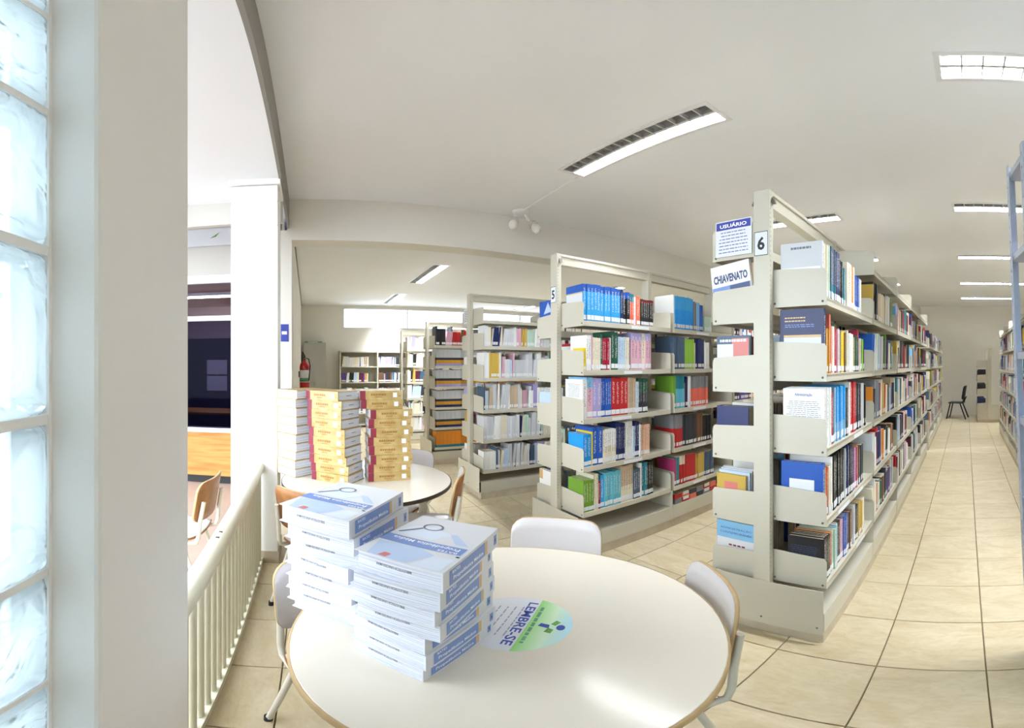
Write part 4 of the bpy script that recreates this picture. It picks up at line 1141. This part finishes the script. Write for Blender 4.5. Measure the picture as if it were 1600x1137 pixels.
# ------------------------------------------------------------------ gold hardbacks on the farther table
GL, GWd, GT = .27, .20, .0575
def goldbook():
    t = thing('hardback', 'x', 'book')
    w2, l2 = GWd / 2, GL / 2; c = .003
    poly = [(-w2, 0), (w2, 0), (w2, c), (-w2 + .006, c), (-w2 + .006, GT - c), (w2, GT - c), (w2, GT), (-w2, GT)]
    v = [(x, -l2, z) for x, z in poly] + [(x, l2, z) for x, z in poly]
    f = [(i, 8 + i, 8 + (i + 1) % 8, (i + 1) % 8) for i in range(8)]
    for o_, rev in ((0, False), (8, True)):
        for q in ((0, 1, 2, 3), (0, 3, 4, 7), (4, 5, 6, 7)):
            g = tuple(o_ + i for i in q); f.append(tuple(reversed(g)) if rev else g)
    MB().add(v, f).build('cover', M['gold_cover'], t)
    MB().box(-w2 + .006, -l2 + .004, c, w2 - .006, l2 - .004, GT - c).build('page_block', M['page'], t)
    xa, ya = (0, -1, 0), (0, 0, 1); xs = -w2 - .0005
    flat('spine_end', quad_mesh('spine_end', .036, GT - .0005, M['maroon']), t, xa, ya, (xs, l2 - .018, GT / 2))
    flat('spine_title', lines_mesh('spine_title', .1, 1, .01, .013, M['gold_dark'], 21, .0), t, xa, ya, (xs - .0003, .015, GT / 2 + .004))
    flat('spine_author', lines_mesh('spine_author', .045, 1, .01, .006, M['gold_dark'], 22, .0), t, xa, ya, (xs - .0003, .015, GT / 2 - .012))
    flat('spine_label', quad_mesh('spine_label', .028, .03, M['paper_white']), t, xa, ya, (xs - .0003, -.092, GT / 2))
    flat('spine_dot', quad_mesh('spine_dot', .008, .008, M['gold_dark']), t, xa, ya, (xs - .0003, -.122, GT / 2 - .006))
    flat('page_mark', lines_mesh('page_mark', .05, 1, .01, .005, M['ink_grey'], 23, .0), t, (1, 0, 0), (0, 0, 1), (.01, -l2 + .004 - .0004, GT / 2))
    flat('page_mark', lines_mesh('page_mark', .05, 1, .01, .004, M['ink_grey'], 24, .0), t, (-1, 0, 0), (0, 0, 1), (.01, l2 - .004 + .0004, GT / 2))
    return t
gb0 = goldbook(); first_gb = [True]
def put_gb(x, y, z, ang, lab):
    t = gb0 if first_gb[0] else copy_tree(gb0)
    first_gb[0] = False
    t.location = (x, y, z); t.rotation_euler = (0, 0, ang); t['label'] = lab; t['group'] = 'gold hardbacks on the farther table'
# spine faces local -x ; local +y (head, maroon end) lies to the left in the photograph
def stack(cx, cy, ang, n, lab, dx=0, dy=0, da=0, seed=1):
    r = random.Random(seed)
    for k in range(n):
        f = k / max(1, n - 1)
        put_gb(cx + dx * f + r.uniform(-.006, .006), cy + dy * f + r.uniform(-.006, .006), .7505 + k * (GT + .0006), ang + da * f + r.uniform(-.05, .05), '%s gold book in %s' % (UP[n - 1 - k], lab))
# middle stack: spine normal (.819,-.574)
nB = math.atan2(-.574, .819) + PI
cBx = (-2.507 - 2.83) / 2; cBy = (.247 + .133) / 2
stack(cBx, cBy, nB, 10, 'the middle stack, spine and white page end showing', dx=-.02, dy=-.03, da=-.12, seed=2)
# left stack: pages towards the camera
nA = math.atan2(-.75, .66) + PI
stack(-2.848, -.042, nA - PI / 2, 10, 'the left stack, white pages facing out', dx=.0, dy=.0, seed=3)
# right stack: spines facing the camera, two more volumes shifted on top
stack(-2.665, .515, PI, 8, 'the right stack of plain gold spines', seed=4)
for k in range(2):
    put_gb(-2.72, .47 + k * -.01, .7505 + (8 + k) * (GT + .0006), PI + .03 * k, '%s dark gold book laid askew on the right stack' % ('lower' if k == 0 else 'upper'))

# ------------------------------------------------------------------ chairs
def back_sheet(y_off, thick, zc=.69, hw=.19, hh=.13, r=.06, inset=0.0, cols=14, rows=5):
    b = MB(); w = hw - inset; h = hh - inset
    def zext(x):
        ax = abs(x); rr = r
        if ax <= w - rr: return h
        d = ax - (w - rr); return h - rr + math.sqrt(max(0, rr * rr - d * d))
    xs = [-w + 2 * w * (0.5 - 0.5 * math.cos(PI * i / cols)) for i in range(cols + 1)]
    V = []
    for off in (0, -thick):
        for x in xs:
            ze = max(.004, zext(x))
            for j in range(rows + 1):
                z = -ze + 2 * ze * j / rows
                V.append((x, y_off + off + .035 * (x / hw) ** 2 - .18 * z * .9, zc + z))
    n = rows + 1; o2 = (cols + 1) * n; F_ = []
    for i in range(cols):
        for j in range(rows):
            F_.append((i*n + j, i*n + j + 1, (i+1)*n + j + 1, (i+1)*n + j))
            F_.append((o2 + i*n + j, o2 + (i+1)*n + j, o2 + (i+1)*n + j + 1, o2 + i*n + j + 1))
        for j in (0, rows):
            q = (i*n + j, (i+1)*n + j, o2 + (i+1)*n + j, o2 + i*n + j)
            F_.append(q if j == 0 else tuple(reversed(q)))
    for i in (0, cols):
        for j in range(rows):
            q = (i*n + j, o2 + i*n + j, o2 + i*n + j + 1, i*n + j + 1)
            F_.append(q if i == 0 else tuple(reversed(q)))
    b.add(V, F_, True)
    return b
def make_chair():
    t = thing('chair', 'x', 'chair')
    bk = back_sheet(-.215, .012).build('backrest', M['edge_pale'], t)
    back_sheet(-.2268, .0012, inset=.001).build('backrest_veneer', M['wood_edge'], bk)
    back_sheet(-.2135, .0012, inset=.0012).build('backrest_laminate', M['chair_laminate'], bk)
    MB().lathe([(.006, 0), (.004, .002), (0, .0022)], 10).build('rivet', M['bolt'], bk, (0, -.232, .775)).rotation_euler = (-PI / 2, 0, 0)
    # seat
    def seat(zt, th, ins):
        b = MB(); n = 10; V = []
        for off in (0, -th):
            for i in range(n + 1):
                for j in range(n + 1):
                    u, v = -1 + 2 * i / n, -1 + 2 * j / n
                    # rounded square
                    k = 1 - .10 * (u * u) * (v * v)
                    x, y = u * (.195 - ins) * k, .02 + v * (.19 - ins) * k
                    V.append((x, y, zt + off + .012 * u * u - .018 * max(0, v) ** 3 + .006 * min(0, v) ** 2))
        m_ = n + 1; o2 = m_ * m_; F_ = []
        for i in range(n):
            for j in range(n):
                F_.append((i*m_ + j, (i+1)*m_ + j, (i+1)*m_ + j + 1, i*m_ + j + 1)); F_.append((o2 + i*m_ + j, o2 + i*m_ + j + 1, o2 + (i+1)*m_ + j + 1, o2 + (i+1)*m_ + j))
        for i in range(n):
            F_.append((i*m_, o2 + i*m_, o2 + (i+1)*m_, (i+1)*m_)); F_.append((i*m_ + n, (i+1)*m_ + n, o2 + (i+1)*m_ + n, o2 + i*m_ + n))
            F_.append((i, i + 1, o2 + i + 1, o2 + i)); F_.append((n*m_ + i, o2 + n*m_ + i, o2 + n*m_ + i + 1, n*m_ + i + 1))
        b.add(V, F_, True); return b
    st = seat(.445, .012, 0).build('seat', M['wood_edge'], t)
    seat(.4465, .0012, .004).build('seat_laminate', M['chair_laminate'], st)
    for s in (-1, 1):
        x = s * .165
        MB().tube([(x, .17, .42), (x, .0, .425), (x, -.13, .42), (x, -.185, .435), (x * 1.0, -.198, .48), (x * .98, -.206, .58), (x * .95, -.226, .70)], .0125, 10).build('back_tube', M['tube'], t)
        for fy, ty in ((.205, .165), (-.235, -.10)):
            lg = MB().tube([(s * .19, fy, .01), (x, ty, .42)], .0125, 10).build('leg', M['tube'], t)
            MB().tube([(s * .191, fy, 0), (s * .19, fy, .03)], .015, 10).build('rubber_foot', M['black_plastic'], lg)
    MB().tube([(-.165, .12, .418), (.165, .12, .418)], .010, 8).build('crossbar', M['tube'], t)
    MB().tube([(-.165, -.1, .418), (.165, -.1, .418)], .010, 8).build('crossbar', M['tube'], t)
    return t
ch0 = make_chair(); first_ch = [True]
def put_chair(x, y, fx, fy, lab):
    """x,y: where the middle of the backrest stands; fx,fy: the way the chair faces"""
    t = ch0 if first_ch[0] else copy_tree(ch0)
    first_ch[0] = False
    n = math.hypot(fx, fy); fx, fy = fx / n, fy / n
    t.location = (x + fx * .235, y + fy * .235, 0); t.rotation_euler = (0, 0, math.atan2(fy, fx) - PI / 2)
    t['label'] = lab; t['group'] = 'white laminate chairs with cream tube frames'
put_chair(-1.46, .99, .51, -.50, 'white-backed chair facing the camera behind the near table')
put_chair(-.67, 1.012, -.57, -.82, 'chair tucked in at the right of the near table, wooden edge showing')
put_chair(-1.405, .045, .8, .42, 'chair left of the near table, half hidden by textbook stack')
put_chair(-2.42, .94, -.42, -.9, 'chair seen edge-on at the right of the farther table')
put_chair(-3.2, .83, .5, -.42, 'chair behind the farther table, only its white back showing')
put_chair(-2.18, -.06, -.5, .45, 'chair with brown wooden rear at the left of the farther table')
put_chair(-2.42, -.545, -.12, -.99, 'chair beyond the cream railing, wooden back and tube frame showing')

# black plastic chair at the end of the aisle
bc = thing('plastic_chair', 'black plastic chair by the wall at the far end of the aisle', 'chair', (-.25, 11.55, 0), math.radians(80))
back_sheet(-.22, .02, .72, .21, .19, .08).build('backrest', M['black_plastic'], bc)
MB().prism([(-.2, -.2), (.2, -.2), (.22, .2), (-.22, .2)], .43, .455).build('seat', M['black_plastic'], bc)
for s in (-1, 1):
    for fy, ty in ((.25, .15), (-.28, -.12)):
        MB().tube([(s * .22, fy, 0), (s * .19, ty, .43)], .018, 8).build('leg', M['black_plastic'], bc)
    MB().tube([(s * .12, -.17, .44), (s * .11, -.24, .6)], .016, 8).build('back_strut', M['black_plastic'], bc)

# ------------------------------------------------------------------ far corner: grey cabinet and fire extinguisher, blue sign
cab = thing('steel_cabinet', 'grey steel cabinet with green item on top in the far left corner', 'cabinet', (-9.6, .15, 0))
MB().box(-.4, -.24, .06, .2, .26, 1.98).build('body', M['grey_steel'], cab)
MB().box(-.38, -.22, 0, .18, .24, .06).build('base', M['bolt'], cab)
for s in (0, 1):
    d = MB().box(.201, -.235 + s * .247, .08, .212, .008 + s * .247, 1.96).build('door', M['grey_steel'], cab)
    MB().box(.212, .0 + s * .03 - .012, 1.0, .222, .004 + s * .03 - .012, 1.1).build('handle', M['bolt'], d)
gi = thing('folded_banner', 'flat green item lying on top of the grey cabinet', 'box', (-9.62, .13, 1.98))
MB().box(-.15, -.2, 0, .15, .2, .03).build('board', M['green_item'], gi)
MB().box(.15, -.12, .008, .151, .1, .022).build('print', M['paper_white'], gi)
ex = thing('fire_extinguisher', 'red fire extinguisher with black hose mounted on the left wall', 'extinguisher', (-6.95, YL + .1, 1.08))
MB().lathe([(0, 0), (.07, 0), (.082, .012), (.082, .38), (.07, .425), (.04, .45), (.028, .46), (.028, .49), (0, .49)], 24).build('cylinder', M['red_paint'], ex)
MB().lathe([(.0825, .12), (.0828, .12), (.0828, .32), (.0825, .32)], 24).build('instruction_label', M['paper_white'], ex)
MB().lathe([(.083, .13), (.0833, .13), (.0833, .19), (.083, .19)], 24).build('green_band', M['green_item'], ex)
MB().tube([(0, 0, .47), (0, 0, .53), (.03, .0, .56)], .015, 8).build('valve', M['black_plastic'], ex)
MB().tube([(.02, 0, .55), (.06, -.03, .62)], .010, 8).build('lever', M['black_plastic'], ex)
MB().tube([(.01, .01, .52), (.07, .07, .5), (.10, .09, .38), (.09, .07, .15)], .011, 8).build('hose', M['black_plastic'], ex)
MB().box(-.02, -.1, .2, .02, -.08, .3).build('wall_bracket', M['bolt'], ex)
sg = thing('wall_sign', 'small blue wall sign on the white pilaster beyond the column', 'sign', (XB + .002, -.222, 1.72))
MB().box(0, -.04, 0, .004, .035, .17).build('board', M['sign_blue'], sg)
MB().box(.004, -.03, .07, .005, .02, .1).build('white_mark', M['ink_white'], sg)
